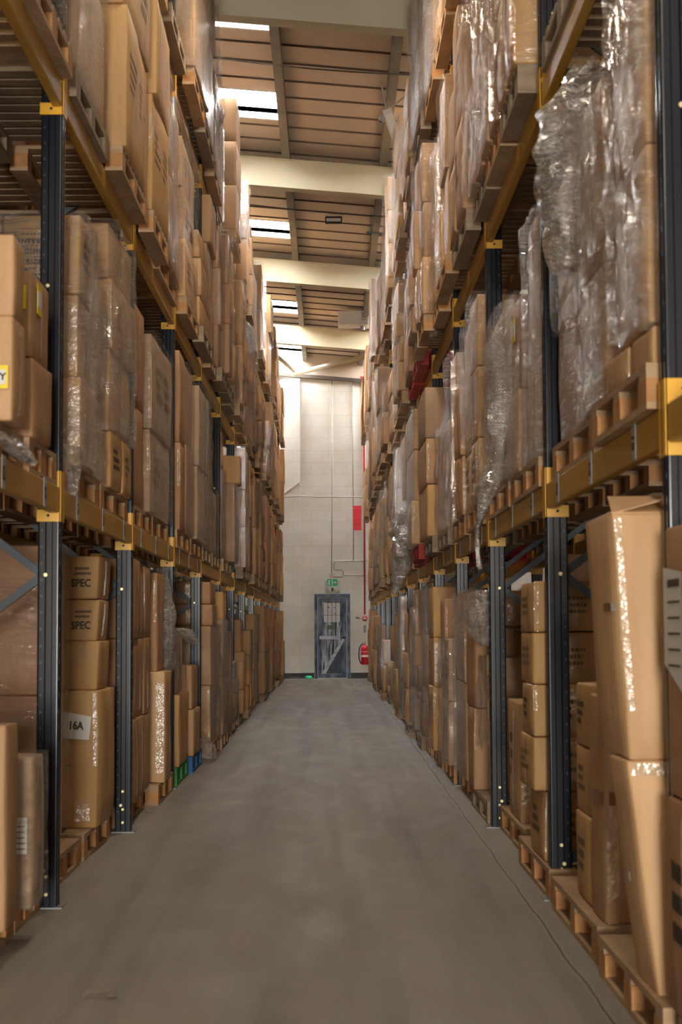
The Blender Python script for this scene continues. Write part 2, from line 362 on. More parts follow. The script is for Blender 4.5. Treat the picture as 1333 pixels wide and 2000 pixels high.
# ------------------------------------------------------------------ things under the roof and on the back wall
def pw(px, py): return un(px, py, Y=YW-.02)
LIGHTC = mat('light_grey_enamel', (.62, .60, .56), .4)
GREY = mat('mid_grey_plastic', (.3, .29, .28), .5)
CABLE = mat('grey_conduit', (.32, .29, .24), .5)
RED = mat('red_paint', (.50, .006, .015), .4)
GREEN = mat('green_sign', (.02, .36, .15), .5)
a, b_ = (-.9, YW-.3, zb(-.9)+.02), (.95, 37.5, zb(.95)-.02)
tag(MB().tube([a, b_], .062, 12).build('roof_brace', CREAMST, smooth=True), 'cream steel tube brace running diagonally under the roof before the back wall', 'brace')
tag(MB().tube([(-1.3, 38.3, zb(-1.3)), (-.85, YW-.25, zb(-.85)+.1)], .05, 12).build('roof_brace', CREAMST, smooth=True), 'short cream tube brace at the left end of the last roof bay', 'brace')
# cables strung under the roof
for (py, z0, lab) in ((132, .36, 'thin dark cable strung across the nearest visible roof bay'), (412, .30, 'thin dark cable strung across the second roof bay beside the floodlight')):
    Yc = un(650, py, Z=zb(0)+z0).y
    pts = [(x, Yc, zb(x)+z0-.03*math.cos(x*1.3)) for x in [-2.6+.4*i for i in range(14)]]
    tag(MB().tube(pts, .009, 6).build('roof_cable', mat('cable_black', (.05, .04, .03), .6), smooth=True), lab, 'cable')
# floodlight
Yc = 27.4; p = un(652, 430, Y=Yc)
fl = thing('floodlight', 'small black rectangular floodlight hanging from wires under the second roof bay', 'light', (p.x, p.y, p.z))
f = MB().box(-.14, .14, -.06, .06, .03, .05).box(-.14, .14, -.06, .06, -.05, -.035).box(-.14, -.12, -.06, .06, -.035, .03).box(.12, .14, -.06, .06, -.035, .03).build('housing', BLACK, fl)
MB().box(-.12, .12, -.02, .02, -.035, .03).build('lens', LIGHTC, fl)
for s in (-1, 1): MB().tube([(s*.1, 0, .05), (s*.13, 0, zb(p.x)+.6-p.z)], .006, 5).build('hanging_wire', GREY, fl)
# camera and sensor box near the right purlin
Yc = 20.4; p = un(763, 236, Y=Yc)
ob = thing('emergency_light', 'pale box-shaped emergency light tilted below the right-hand purlin', 'light', (p.x, p.y, p.z))
ob.rotation_euler = (.5, -.38, 0)
MB().box(-.055, .055, -.05, .05, -.22, .16).build('housing', LIGHTC, ob, bevel=.01)
MB().box(-.045, .045, -.056, -.05, -.20, .10).build('diffuser', WHITE, ob)
MB().tube([(0, 0, .16), (.05, .05, .5)], .012, 6).build('hanging_bracket', GREY, ob)
p = un(752, 225, Y=Yc)
cm = thing('security_camera', 'small grey security camera beside the tilted pale emergency light', 'camera', (p.x, p.y, p.z))
cm.rotation_euler = (.2, .6, 0)
MB().lathe([(.0, -.09), (.035, -.09), (.05, -.05), (.05, .06), (.03, .08), (0, .08)], seg=14).build('body', GREY, cm, True)
MB().lathe([(0, -.10), (.024, -.10), (.026, -.09)], seg=12).build('lens', BLACK, cm, True)
MB().tube([(0, 0, .08), (.1, .1, .42)], .012, 6).build('mounting_arm', GREY, cm)
# heater
Yc = 35.2; p0, p1 = un(661, 634, Y=Yc), un(721, 607, Y=Yc)
ht = thing('unit_heater', 'off-white box-shaped unit heater hanging near the right of the last rafter', 'heater', ((p0.x+p1.x)/2, Yc, p0.z))
hw, hh = (p1.x-p0.x)/2, p1.z-p0.z
MB().box(-hw, hw, 0, .5, 0, hh).build('casing', LIGHTC, ht, bevel=.015)
g = MB()
for i in range(4): g.box(hw*.5+.0, hw*.5+.1, -.006, 0, .1+i*.045, .12+i*.045)
g.build('vent_slots', GREY, ht)
for s in (-1, 1): MB().tube([(s*hw*.8, .25, hh), (s*hw*.8, .25, zb(p0.x)+.55-p0.z)], .01, 6).build('hanging_rod', GREY, ht)
MB().tube([(hw*.6, .2, 0), (hw*.6, .2, -.08)], .05, 10).build('pipe_stub', GREY, ht)
p0, p1 = un(711, 605, Y=34.9), un(734, 606, Y=34.9)
tag(MB().tube([p0, p1], .022, 8).build('green_pipe', mat('bright_green_pipe', (.03, .42, .16), .5), smooth=True), 'short bright green pipe beside the top of the hanging unit heater', 'pipe')
p0, p1 = un(716, 454, Y=27), un(760, 457, Y=27)
sp_ = thing('steel_pipe', 'short silver pipe below the right purlin near the floodlight', 'pipe', p0)
MB().tube([(0, 0, 0), p1-p0], .02, 8).build('pipe', GALV, sp_, True)
for f_ in (.2, .8): q = p0.lerp(p1, f_); MB().tube([q-p0, (q.x-p0.x, 0, zb(q.x)+.60-p0.z)], .006, 5).build('hanging_rod', GREY, sp_)

def run(pxs, r, M, lab, name='wall_conduit', cat='pipe', off=.03):
    pts = [un(x, y, Y=YW-off) for x, y in pxs]
    return tag(MB().tube(pts, r, 8).build(name, M, smooth=True), lab, cat)
run([(649, 742), (649, 960), (648, 1120)], .012, CABLE, 'thin vertical conduit running down to the exit sign')
run([(690, 748), (690, 900), (691, 1096)], .013, CABLE, 'thin vertical conduit to the left of the red pipe, behind the red panel')
run([(556, 971), (587, 969), (620, 971), (712, 971)], .012, CABLE, 'horizontal conduit across the back wall above the red panel', off=.19)
run([(718, 1095), (690, 1096), (656, 1096), (653, 1098), (653, 1111), (656, 1113), (668, 1113), (671, 1116), (671, 1125), (668, 1127), (652, 1127)], .016, CABLE, 'grey conduit bent in an S above the exit sign')
run([(671, 1124), (716, 1124)], .012, CABLE, 'short horizontal conduit beside the S-bent conduit')
run([(706, 735), (710, 760), (712, 900), (713, 1200)], .021, RED, 'thin red vertical pipe down the right side of the back wall', 'fire_alarm_pipe')
run([(556, 965), (585, 942)], .008, CABLE, 'loose thin wire slanting across the left pilaster of the back wall', 'loose_wire', 'wire', off=.17)
p = pw(713, 1208)
cpn = thing('fire_alarm_bell', 'small red round fire alarm sounder at the foot of the red pipe', 'alarm', (p.x, YW-.02, p.z))
MB().tube([(0, 0, 0), (0, -.08, 0)], .07, 18).build('bell', RED, cpn, True)
MB().box(-.05, .05, -.085, -.08, -.02, .02).build('front_label', WHITE, cpn)
p = pw(700, 1205)
sg = thing('wall_notice', 'small peeling white notice stuck between the door and the alarm sounder', 'notice', (p.x, YW, p.z))
MB().quad((-.09, -.004, -.05), (.08, -.006, -.07), (.09, -.006, .03), (.0, -.004, .06)).build('paper', WHITE, sg)
MB().box(-.07, .02, -.009, -.005, -.02, 0).box(-.05, .05, -.009, -.005, -.045, -.03).build('printed_lines', INK, sg)
p = pw(713, 1228)
tag(MB().box(p.x-.03, p.x+.03, YW-.03, YW-.001, p.z-.1, p.z+.09).build('junction_box', GREY, bevel=.004), 'small grey junction box on the wall under the red sounder', 'box')
p = pw(648, 1124)
tag(MB().box(p.x-.05, p.x+.05, YW-.05, YW-.001, p.z-.05, p.z+.05).build('junction_box', mat('beige_box', (.5, .38, .32), .5), bevel=.004), 'small beige junction box directly above the green exit sign', 'box')
# red panel
p0, p1 = pw(690, 1036), pw(706, 988)
sg = thing('red_panel', 'tall plain red panel fixed high on the back wall', 'sign', ((p0.x+p1.x)/2, YW-.06, p0.z))
hw, hh = (p1.x-p0.x)/2, p1.z-p0.z
MB().box(-hw, hw, -.012, 0, 0, hh).build('panel', RED, sg)
ln = MB()
for z in (.07, .30, .53): ln.box(-hw*.7, hw*.6, -.015, -.012, hh*z/.6, hh*z/.6+.008)
ln.build('faint_printing', mat('pink_print', (.6, .06, .08), .5), sg)
# exit sign
p = pw(649.5, 1144)
ex = thing('exit_sign', 'green emergency exit sign with twin lamps above the back door', 'sign', (p.x, YW-.01, p.z))
MB().box(-.185, .185, -.05, 0, -.19, .13).build('backplate', mat('sign_plate', (.42, .46, .42), .4), ex, bevel=.005)
MB().box(-.13, .13, -.066, -.051, .0, .165).build('green_panel', GREEN, ex)
pg = MB()
pg.box(-.095, -.06, -.070, -.067, .115, .145).box(-.10, -.07, -.070, -.067, .06, .115).box(-.07, -.045, -.070, -.067, .085, .10).box(-.115, -.09, -.070, -.067, .025, .065).box(-.08, -.06, -.070, -.067, .02, .06)
pg.box(-.012, .012, -.070, -.067, .02, .145)
pg.prism([(.035, -.070, .08), (.075, -.070, .045), (.075, -.070, .07), (.11, -.070, .07), (.11, -.070, .09), (.075, -.070, .09), (.075, -.070, .115)], (0, .003, 0))
pg.build('pictogram', WHITE, ex)
for s in (-1, 1):
    MB().tube([(s*.09, -.05, -.09), (s*.09, -.11, -.10)], [.065, .07], 16).build('lamp_head', WHITE, ex, True)
MB().box(-.05, .05, -.07, -.05, -.13, -.06).build('battery_box', BLACK, ex)
MB().box(.08, .18, -.052, -.049, -.17, -.13).build('green_strip', GREEN, ex)
# door
DOORP = noisy('scuffed_blue_grey_paint', (.03, .045, .08), (.62, .66, .72), (9, 1, .8), 2.6, .6, .2, 9, .4, (.42, .62), bscale=9)
DOORF = noisy('blue_grey_frame_paint', (.035, .05, .085), (.24, .28, .35), (3, 1, 1.2), 3, .6, .2, 6, .4, (.35, .75))
DOORL = noisy('pale_worn_door_paint', (.70, .73, .78), (.36, .40, .47), (1, 1, 4), 4, .6, .2, 5)
DRK = noisy('dark_blue_door_paint', (.02, .03, .05), (.08, .10, .14), (3, 1, 2), 3, .5)
dw = DX1-DX0
dr = thing('door_1', None, None, (DX0, YW-.02, 0), kind='structure')
MB().box(-.0, .075, -.06, .0, 0, DZ).box(dw-.075, dw, -.06, 0, 0, DZ).box(.075, dw-.075, -.06, 0, DZ-.09, DZ).build('door_frame', DOORF, dr, bevel=.006)
MB().box(.075, .088, -.075, -.0, 0, DZ-.09).box(dw-.088, dw-.075, -.075, 0, 0, DZ-.09).build('frame_edge', DOORL, dr)
k0, k1 = .09, dw-.09
npl = 7; pw_ = (k1-k0)/npl; pk = MB()
for i in range(npl): pk.box(k0+i*pw_+.004, k0+(i+1)*pw_-.004, -.03, -.008, .10, DZ-.1)
pk.build('door_planks', DOORP, dr)
MB().box(k0, k1, -.045, -.03, .02, .12).box(k0, k1, -.045, -.03, DZ-.2, DZ-.10).box(k0, k0+.09, -.045, -.03, .12, DZ-.2).box(k1-.13, k1, -.045, -.03, .12, DZ-.2).build('door_stile', DOORF, dr, bevel=.004)
MB().box(k0+.03, k1-.16, -.05, -.03, .97, 1.06).build('middle_ledge', DOORL, dr, bevel=.004)
bz = MB().prism([(k0+.09, -.058, .12), (k0+.17, -.058, .12), (k1-.06, -.058, .93), (k1-.06, -.058, 1.0), (k1-.11, -.058, 1.0)], (0, .02, 0)); bz.build('diagonal_brace', DOORL, dr)
MB().prism([(k0+.19, -.038, .125), (k1-.10, -.038, .125), (k1-.10, -.038, .86)], (0, .006, 0)).build('lower_panel', DRK, dr)
wx0, wx1, wz0, wz1 = k0+.14, k1-.16, 1.40, 1.88
MB().box(wx0-.0, wx1, -.036, -.031, wz0, wz1).build('posted_notice', WHITE, dr)
nt_ = MB()
for i in range(1, 4): x = wx0+(wx1-wx0)*i/4; nt_.box(x-.006, x+.006, -.052, -.046, wz0-.35, wz1+.03)
nt_.box(wx0, wx1, -.05, -.045, wz0+.17, wz0+.18)
nt_.build('window_bars', DRK, dr)
mk = MB(); rnd = random.Random(3)
mk.box(wx0+.11, wx0+.14, -.038, -.0365, 1.75, 1.78).box(wx0+.25, wx0+.29, -.038, -.0365, 1.75, 1.77).box(wx0+.19, wx0+.205, -.038, -.0365, 1.735, 1.75).box(wx0+.27, wx0+.30, -.038, -.0365, 1.6, 1.62)
for i in range(3): mk.box(wx0+.12, wx0+.27, -.038, -.0365, 1.62+i*.035, 1.624+i*.035)
mk.build('notice_marks', INK, dr)
MB().box(wx0+.10, wx0+.29, -.037, -.031, 1.22, 1.32).build('green_sticker', mat('olive_sticker', (.12, .17, .09), .6), dr)
hd = MB().box(k1-.12, k1-.02, -.08, -.045, .99, 1.03).build('door_handle', BLACK, dr, bevel=.004)
# fire extinguisher on the wall
p = pw(713, 1298)
fe = thing('fire_extinguisher', 'red fire extinguisher with black hose hung at the right of the back wall', 'fire extinguisher', (p.x, YW-.12, p.z))
MB().lathe([(0, 0), (.085, 0), (.095, .015), (.095, .40), (.085, .44), (.05, .47), (.03, .49), (.03, .51), (0, .51)], seg=22).build('cylinder', RED, fe, True)
MB().lathe([(.0965, .19), (.0965, .33)], seg=22).build('white_label', WHITE, fe, True)
MB().lathe([(.0972, .24), (.0972, .315)], seg=22).build('label_printing', RED, fe, True)
MB().box(-.015, .015, -.05, .05, .51, .54).box(-.012, .012, -.10, .04, .55, .57).build('valve_handle', GREY, fe)
MB().tube([(-.02, 0, .52), (-.08, -.01, .50), (-.13, -.01, .42), (-.15, -.01, .28), (-.14, -.01, .14), (-.11, -.02, .05), (-.09, -.03, .03)], .014, 8).build('hose', BLACK, fe, True)
MB().box(-.03, .03, .09, .12, .25, .45).build('wall_bracket', GREY, fe)
p = un(605, 1321, Z=.01); p = Vector((p.x, YW-.2, 0))
tag(MB().lathe([(0, 0), (.10, 0), (.11, .02), (.08, .075), (.03, .085), (0, .085)], c=(p.x, p.y, 0), seg=14).build('plastic_tub', mat('bright_green_plastic', (.01, .30, .12), .4), smooth=True), 'small bright green plastic tub lying on the floor against the back skirting', 'tub')
# litter on the floor
for px, py, lab, s in ((197, 1945, 'small scrap of clear film on the concrete in the left foreground', .05), (288, 1586, 'small pale scrap of film on the floor beside the left pallets', .04), (388, 1510, 'flattened scrap of clear film on the floor beside the blue pallet', .06), (575, 1329, 'crumpled scrap of clear film on the floor near the left end of the back wall', .10)):
    p = un(px, py, Z=0); rn = random.Random(px); v = []; fc = []
    for i in range(7):
        for j in range(4): v.append((p.x+(i-3)*s*.35+rn.uniform(-.2, .2)*s, p.y+(j-1.5)*s*.7+rn.uniform(-.3, .3)*s, .002+rn.random()*s*.22))
    for i in range(6):
        for j in range(3): a = i*4+j; fc.append((a, a+4, a+5, a+1))
    tag(mobj('film_scrap', v, fc, FILMD, smooth=True), lab, 'litter')
# lamps
for i, (x, y, z, wt) in enumerate(LAMPS):
    t = thing('high_bay_lamp', 'round high-bay lamp hanging over the aisle, %s from the camera end' % ['first', 'second', 'third', 'fourth', 'fifth'][i], 'lamp', (x, y, z), group='high-bay lamps')
    MB().lathe([(.05, .28), (.10, .25), (.16, .10), (.25, 0), (.245, 0), (.15, .09), (.09, .2)], seg=24).build('reflector', GALV, t, True)
    MB().tube([(0, 0, .27), (0, 0, zb(x)+.55-z)], .012, 6).build('hanging_rod', GREY, t)
    ld = bpy.data.lights.new('lamp_light', 'AREA'); ld.shape = 'DISK'; ld.size = .3; ld.energy = wt; ld.color = LAMP_COL
    lo = bpy.data.objects.new('lamp_light', ld); link(lo); lo.parent = t; lo.location = (0, 0, -.01)

#@@RACKS
# ------------------------------------------------------------------ racking
RACK = {'left': dict(s=-1, X=1.2818, Y=7.690, z=[1.78, 3.67, 5.57], con=[1.741, 3.635, 5.526], n0=-1, n1=12),
        'right': dict(s=1, X=1.0633, Y=5.031, z=[1.80, 3.71, 5.64], con=[1.762, 3.672, 5.598], n0=0, n1=13)}
BH = .12; DEEP = .95
ORD = ['nearest', 'second', 'third', 'fourth', 'fifth', 'sixth', 'seventh', 'eighth', 'ninth', 'tenth', 'eleventh', 'twelfth', 'thirteenth', 'farthest']
LEV = ['floor level', 'first shelf', 'second shelf', 'top shelf']
def post_profile(s):   # C-section with a grooved aisle face; local x towards the aisle
    w, d = .05, .043
    def arc(cx, cy, r, a0, a1, n=5): return [(cx+r*math.cos(math.radians(a0+(a1-a0)*i/n)), cy+r*math.sin(math.radians(a0+(a1-a0)*i/n))) for i in range(n+1)]
    side = arc(-w+.009, -d+.009, .009, 180, 270)+[(-.016, -d), (-.011, -d+.007), (.014, -d+.007), (.019, -d)]+arc(w-.010, -d+.010, .010, 270, 360)
    front = [(w, -.018), (w-.009, -.010), (w-.009, .010), (w, .018)]
    pts = side+front+[(x, -y) for x, y in reversed(side)]
    pts += [(-w, .020), (-w+.018, .012), (-w+.018, -.012), (-w, -.020)]
    return [(-s*x, y) for x, y in pts]
def post_mesh(name, s, h):
    mb = MB(); pr = post_profile(s)
    if s > 0: pr = pr[::-1]
    mb.prism([(x, y, .006) for x, y in pr], (0, 0, h-.006)); me = bpy.data.meshes.new(name)
    nf = len(mb.f); z = .12
    while z < h-.05:
        mb.box(-s*.0505-.0006, -s*.0505+.0006, -.035, -.026, z, z+.016)
        mb.box(s*.032-.004, s*.032+.004, -.0436, -.0430, z, z+.012); z += .075
    me.from_pydata(mb.v, [], mb.f); me.materials.append(UPR); me.materials.append(SLOT)
    me.polygons.foreach_set('material_index', [0]*nf+[1]*(len(mb.f)-nf)); return me
slotm = {}
for side, R in RACK.items():
    s = R['s']; X = s*R['X']
    H = 7.0
    pm = post_mesh('front_post', s, H)
    br = []
    nodes = [.165+.6665*i for i in range(0, 10)]        # alternating front / rear
    for k in range(R['n0'] if side == 'left' else 0, R['n1']+1):
        Yk = R['Y']+2.8*k
        if Yk > YW-.3: continue
        o = thing('rack_frame', 'blue-black perforated steel upright frame, %s along the %s rack' % (ORD[min(13, k-R['n0'])] + ('' if k > R['n0'] else ' one'), side), 'rack upright', (X, Yk, 0), 'upright frames of the %s rack' % side)
        f = bpy.data.objects.new('front_post', pm); link(f); f.parent = o
        f = bpy.data.objects.new('rear_post', pm); link(f); f.parent = o; f.location = (s*(DEEP), 0, 0)
        if Yk < 30:
            for i in range(len(nodes)-1):
                a = (s*.03 if i % 2 == 0 else s*(DEEP-.03)); b_ = (s*(DEEP-.03) if i % 2 == 0 else s*.03)
                mb = MB(); z0, z1 = nodes[i], nodes[i+1]
                mb.prism([(a, -.012, z0-.022), (a, -.012, z0+.022), (b_, -.012, z1+.022), (b_, -.012, z1-.022)], (0, .03, 0))
                # lip of the channel
                mb.build('brace', BRACE, o)
            bl = MB()
            for i in range(0, len(nodes), 2):
                bl.tube([(s*.012, -.0425, nodes[i]), (s*.012, -.052, nodes[i])], .009, 8)
            bl.build('bolts', BOLT, o)
        bpz = MB().box(-.085, .075, -.075, .075, 0, .006); bpz.build('base_plate', GALV, o)
        if k < 6:
            bb = MB()
            for zz in (.06, .14, .25): bb.tube([(-s*.0-.0, -.0425, zz), (0, -.05, zz)], .008, 8)
            bb.build('foot_bolts', BOLT, o)
    # beams
    for lv in range(3):
        for k in range(R['n0']-1 if side == 'right' else -1, R['n1']):
            Y0 = R['Y']+2.8*k; Y1 = Y0+2.8
            if Y0 > YW-1.5: continue
            Y1 = min(Y1, YW-.2)
            if lv == 2 and Y1 < 10: continue
            zb0 = R['z'][lv]; con = R['con'][lv]
            for row in (0, 1):
                xf = X-s*.048+ (s*DEEP if row else 0)
                if row and Y0 > 22: continue
                nm = 'front' if row == 0 else 'rear'
                o = thing('rack_beam', 'yellow painted %s beam of %s bay, %s, %s rack' % (nm, ORD[min(13, k+1)], LEV[lv+1], side), 'rack beam', (xf, (Y0+Y1)/2, zb0), 'yellow beams of the %s rack' % side)
                hl = (Y1-Y0)/2-.048
                inn = .045
                mb = MB().box(min(0, s*inn), max(0, s*inn), -hl, hl, 0, BH); mb.build('beam', BEAM, o, bevel=.006)
                for e in (-1, 1):
                    c = MB()
                    ya, yb = (hl-.004, hl+.004) if e > 0 else (-hl-.004, -hl+.004)
                    c.box(-.055 if s > 0 else -.055-.0, .055, 0, .001, 0, 0) if False else None
                    # plate facing along the aisle, with a lip round the post's front
                    x0, x1 = (-.004, .102) if s > 0 else (-.102, .004)
                    zz0, zz1 = con-zb0, con-zb0+.232
                    c.box(x0, x1, ya, yb, zz0, zz0+.055); c.box(x0, x1, ya, yb, zz1-.07, zz1)
                    xl0, xl1 = (-.007, 0) if s > 0 else (0, .007)
                    c.box(x0 if s > 0 else -.012, .012 if s > 0 else x1, ya, yb, zz0+.055, zz1-.07)
                    c.box(xl0, xl1, ya if e > 0 else ya-.05, yb+.05 if e > 0 else yb, zz0, zz1)
                    oc = c.build('beam_connector', CONN, o)
                    if row == 0 and e > 0 and Y1 < 26:
                        h = MB(); xm = s*.05
                        for zz in (zz0+.028, zz1-.03): h.tube([(xm, ya-.0012, zz), (xm, ya, zz)], .007, 8)
                        h.build('rivet_hole', BLACK, oc)
                if row == 0 and lv == 0 and Y0 < 16:
                    for q in range(3):
                        yy = -hl+.45+q*.93; hh = .045 if side == 'left' else .055
                        tg = MB().box(-s*.0025-.001, -s*.0025+.001, yy-.035, yy+.035, .0, BH+.008).build('location_tag', TAG, o)
                        text_obj('printed_code', 'E'+str(q+1), .06, INK, tg, (-s*.0045, yy, .062), (0, 0, 1), (0, s, 0), bold=.002)
    R['Xc'] = X

# ------------------------------------------------------------------ pallets
def pallet_parts(ly, dx=1.15, along=False):
    deck = MB()
    if along:
        xs = [0, .235, .505, .775, dx-.13] if dx > 1 else [0, .2, .4]
        for i, x in enumerate(xs): deck.box(x, x+(.13 if i in (0, len(xs)-1) else .10), 0, ly, .120, .144)
        for y in (0, ly/2-.06, ly-.12): deck.box(0, dx, y, y+.12, .098, .120)
        bt = .098
    else:
        n = max(4, int(round(ly/.135))); wd = .092; st = (ly-wd)/(n-1)
        for i in range(n): deck.box(0, dx, i*st, i*st+wd, .122, .144)
        for x in (0, dx/2-.05, dx-.10): deck.box(x, x+.10, 0, ly, .100, .122)
        bt = .100
    blocks = [MB().box(x, x+.095, y, y+.14, .022, bt) for x in (0, dx/2-.0475, dx-.095) for y in (0, ly/2-.07, ly-.14)]
    skids = [MB().box(x, x+.098, 0, ly, 0, .022) for x in (0, dx/2-.049, dx-.098)]
    return deck, blocks, skids
_pc = {}
def put_pallet(side, lv, k, Y0, Y1, Xf, base, colour=None, label=None, jit=0, full=None, where=''):
    s = RACK[side]['s']; ly = round(Y1-Y0, 2); mats = {'green': (PGREEN, PGREEN), 'blue': (PBLUE, PBLUE), 'red': (PRED, PRED), None: (WOOD, CHIP), 'grey': (WOODG, WOODG)}[colour]
    near = (Y0 < 15) if full is None else full
    along = lv < 2 and colour != 'grey'; key = (ly, colour, near, along)
    if key not in _pc:
        d, bl, sk = pallet_parts(ly, 1.15, along)
        def me(mb, nm, mt):
            m_ = bpy.data.meshes.new(nm); m_.from_pydata(mb.v, [], mb.f); m_.materials.append(mt)
            return m_
        if near: _pc[key] = (me(d, 'deck', mats[0]), [me(b, 'block', mats[1]) for b in bl], [me(b, 'skid', mats[0]) for b in sk])
        else:
            for b in bl+sk:
                n = len(d.v); d.v += b.v; d.f += [tuple(n+i for i in q) for q in b.f]
            _pc[key] = (me(d, 'wooden_pallet', mats[0]),)
    P = _pc[key]
    nm = {'green': 'green painted', 'blue': 'blue painted', 'red': 'red painted', None: 'brown wooden', 'grey': 'weathered grey'}[colour]
    if label is None: label = '%s pallet, %s, %s bay, %s, %s rack' % (nm, where, ORD[min(13, k+1)], LEV[lv], side)
    if near:
        o = thing('wooden_pallet', label, 'pallet', (s*Xf, Y0, base), 'pallets in the %s rack' % side)
        def ch(nm_, me_): c = bpy.data.objects.new(nm_, me_); link(c); c.parent = o
        ch('deck', P[0])
        for b in P[1]: ch('block', b)
        for b in P[2]: ch('skid', b)
    else:
        o = bpy.data.objects.new('wooden_pallet', P[0]); link(o); o.location = (s*Xf, Y0, base); tag(o, label, 'pallet', 'pallets in the %s rack' % side)
    if s < 0: o.scale.x = -1
    o.rotation_euler.z = jit
    return o

# ------------------------------------------------------------------ boxes
class BoxSurf:
    def __init__(s, w, l, h, bulge=.008, r=.008, seed=0, lean=(0, 0), crush=.006):
        s.d = (w, l, h); s.b = bulge; s.r = r; s.seed = seed; s.lean = lean; s.cr = crush
        s.off = Vector((seed*7.13 % 91, seed*3.7 % 53, seed*1.9 % 37))
    def pt(s, u, v, w, extra=0.0):       # u,v,w in 0..1 on the surface of the unit cube
        W_, L_, H_ = s.d; p = Vector(((u-.5)*W_, (v-.5)*L_, w*H_)); r = s.r
        q = Vector((max(-W_/2+r, min(W_/2-r, p.x)), max(-L_/2+r, min(L_/2-r, p.y)), max(r, min(H_-r, p.z))))
        n = p-q; 
        n = n.normalized() if n.length > 1e-7 else Vector((0, 0, 0))
        e = [4*t*(1-t) for t in (u, v, w)]
        ax = max(range(3), key=lambda i: abs(n[i])); o = [i for i in range(3) if i != ax]
        bl = s.b*(e[o[0]]*e[o[1]])**.6
        if ax == 2: bl *= .3
        nz_ = noise.noise(p*4.5+s.off)*s.cr
        p = q+n*(r+bl+nz_*.6+extra)
        c = noise.noise_vector(p*2.2+s.off)*s.cr; c.z *= .4
        p = p+c
        p.x += s.lean[0]*w; p.y += s.lean[1]*w
        return p
def box_geo(B, n=5):
    W_, L_, H_ = B.d; vs = []; fs = []; idx = {}
    def ts(d): e = min(.2, B.r/d); return [0, e]+[i/n for i in range(1, n)]+[1-e, 1]
    T = [ts(W_), ts(L_), ts(H_)]; m_ = n+3
    def vid(i, j, k):
        if (i, j, k) not in idx: idx[(i, j, k)] = len(vs); vs.append(B.pt(T[0][i], T[1][j], T[2][k]))
        return idx[(i, j, k)]
    M_ = m_-1
    for a in range(M_):
        for b in range(M_):
            fs.append((vid(a, b, M_), vid(a+1, b, M_), vid(a+1, b+1, M_), vid(a, b+1, M_)))
            fs.append((vid(a, b, 0), vid(a, b+1, 0), vid(a+1, b+1, 0), vid(a+1, b, 0)))
            fs.append((vid(a, 0, b), vid(a+1, 0, b), vid(a+1, 0, b+1), vid(a, 0, b+1)))
            fs.append((vid(a, M_, b), vid(a, M_, b+1), vid(a+1, M_, b+1), vid(a+1, M_, b)))
            fs.append((vid(0, a, b), vid(0, a, b+1), vid(0, a+1, b+1), vid(0, a+1, b)))
            fs.append((vid(M_, a, b), vid(M_, a+1, b), vid(M_, a+1, b+1), vid(M_, a, b+1)))
    return vs, fs
def face_pt(B, face, a, b, s, extra):
    # face: 'front' (towards the camera), 'aisle'; a = 0..1 left to right as seen, b = 0..1 upwards
    if face == 'front': return B.pt(a, 0, b, extra)
    if face == 'top': return B.pt(a, b, 1, extra)
    return B.pt(1, a, b, extra) if s < 0 else B.pt(0, 1-a, b, extra)
def patch(B, face, a0, a1, b0, b1, s, extra, mb, n=3):
    for i in range(n):
        for j in range(n):
            def P(ii, jj): return face_pt(B, face, a0+(a1-a0)*ii/n, b0+(b1-b0)*jj/n, s, extra)
            mb.quad(P(i, j), P(i+1, j), P(i+1, j+1), P(i, j+1))
def dashes(B, face, a0, a1, b0, b1, rows, s, rnd, mb, fill=.6):
    rh = (b1-b0)/rows
    for r in range(rows):
        a = a0; z1 = b1-r*rh; z0 = z1-rh*fill
        end = a1-(a1-a0)*rnd.choice((0, .1, .25, .4))
        gw = (a1-a0)*.09
        while a < end:
            w_ = gw*rnd.uniform(.5, 1.2)
            patch(B, face, a, min(end, a+w_), z0, z1, s, .0016, mb, 1); a += w_+gw*.35
BOXES = []      # every carton, described first and built afterwards
def carton(side, lv, k, stack, pos, x0, x1, y0, y1, z0, z1, **kw):
    BOXES.append(dict(side=side, lv=lv, k=k, stack=stack, pos=pos, x0=min(x0, x1), x1=max(x0, x1), y0=y0, y1=y1, z0=z0, z1=z1, **kw))
FILMS = []
def stack(side, lv, k, Y0, Y1, Xf, zs, w=.5, tint=None, film=None, rows=1, seed=None, feats=None, jit=.012, gap=.004, bulge=.007, lean=0, prt=None, tape=.45, labs=None, stackname=None):
    """a column of cartons; zs = heights of the seams from the bottom up, Xf = distance of the aisle face"""
    s = RACK[side]['s']; seed = seed if seed is not None else int(Y0*100)+lv*7+(0 if side == 'left' else 5000)
    rn = random.Random(seed)
    n = len(zs)-1
    for i in range(n):
        for r in range(rows):
            xa = Xf+r*(w+.012)+rn.uniform(-jit, jit)
            t = tint if tint is not None else rn.choice((0, 1, 2, 2, 3, 4))
            yj = rn.uniform(0, jit)
            carton(side, lv, k, (side, lv, k, round(Y0, 2)), i, s*xa, s*(xa+w), Y0+gap+yj, Y1-gap, zs[i]+.002, zs[i+1]-.002, n=n, row=r, tint=t, seed=seed*10+i+r*3,
                   wrapped=bool(film), feats=(feats or {}).get(i) if r == 0 else None, bulge=bulge, lean=lean if r == 0 else 0, prt=(prt if not isinstance(prt, dict) else prt.get(i, 0)), tape=rn.random() < tape,
                   label=(labs or {}).get(i) if r == 0 else None)
    if film: FILMS.append((side, lv, k, Y0, Y1, Xf, zs[0], zs[-1], w*rows, film, seed, (side, lv, k, round(Y0, 2))))

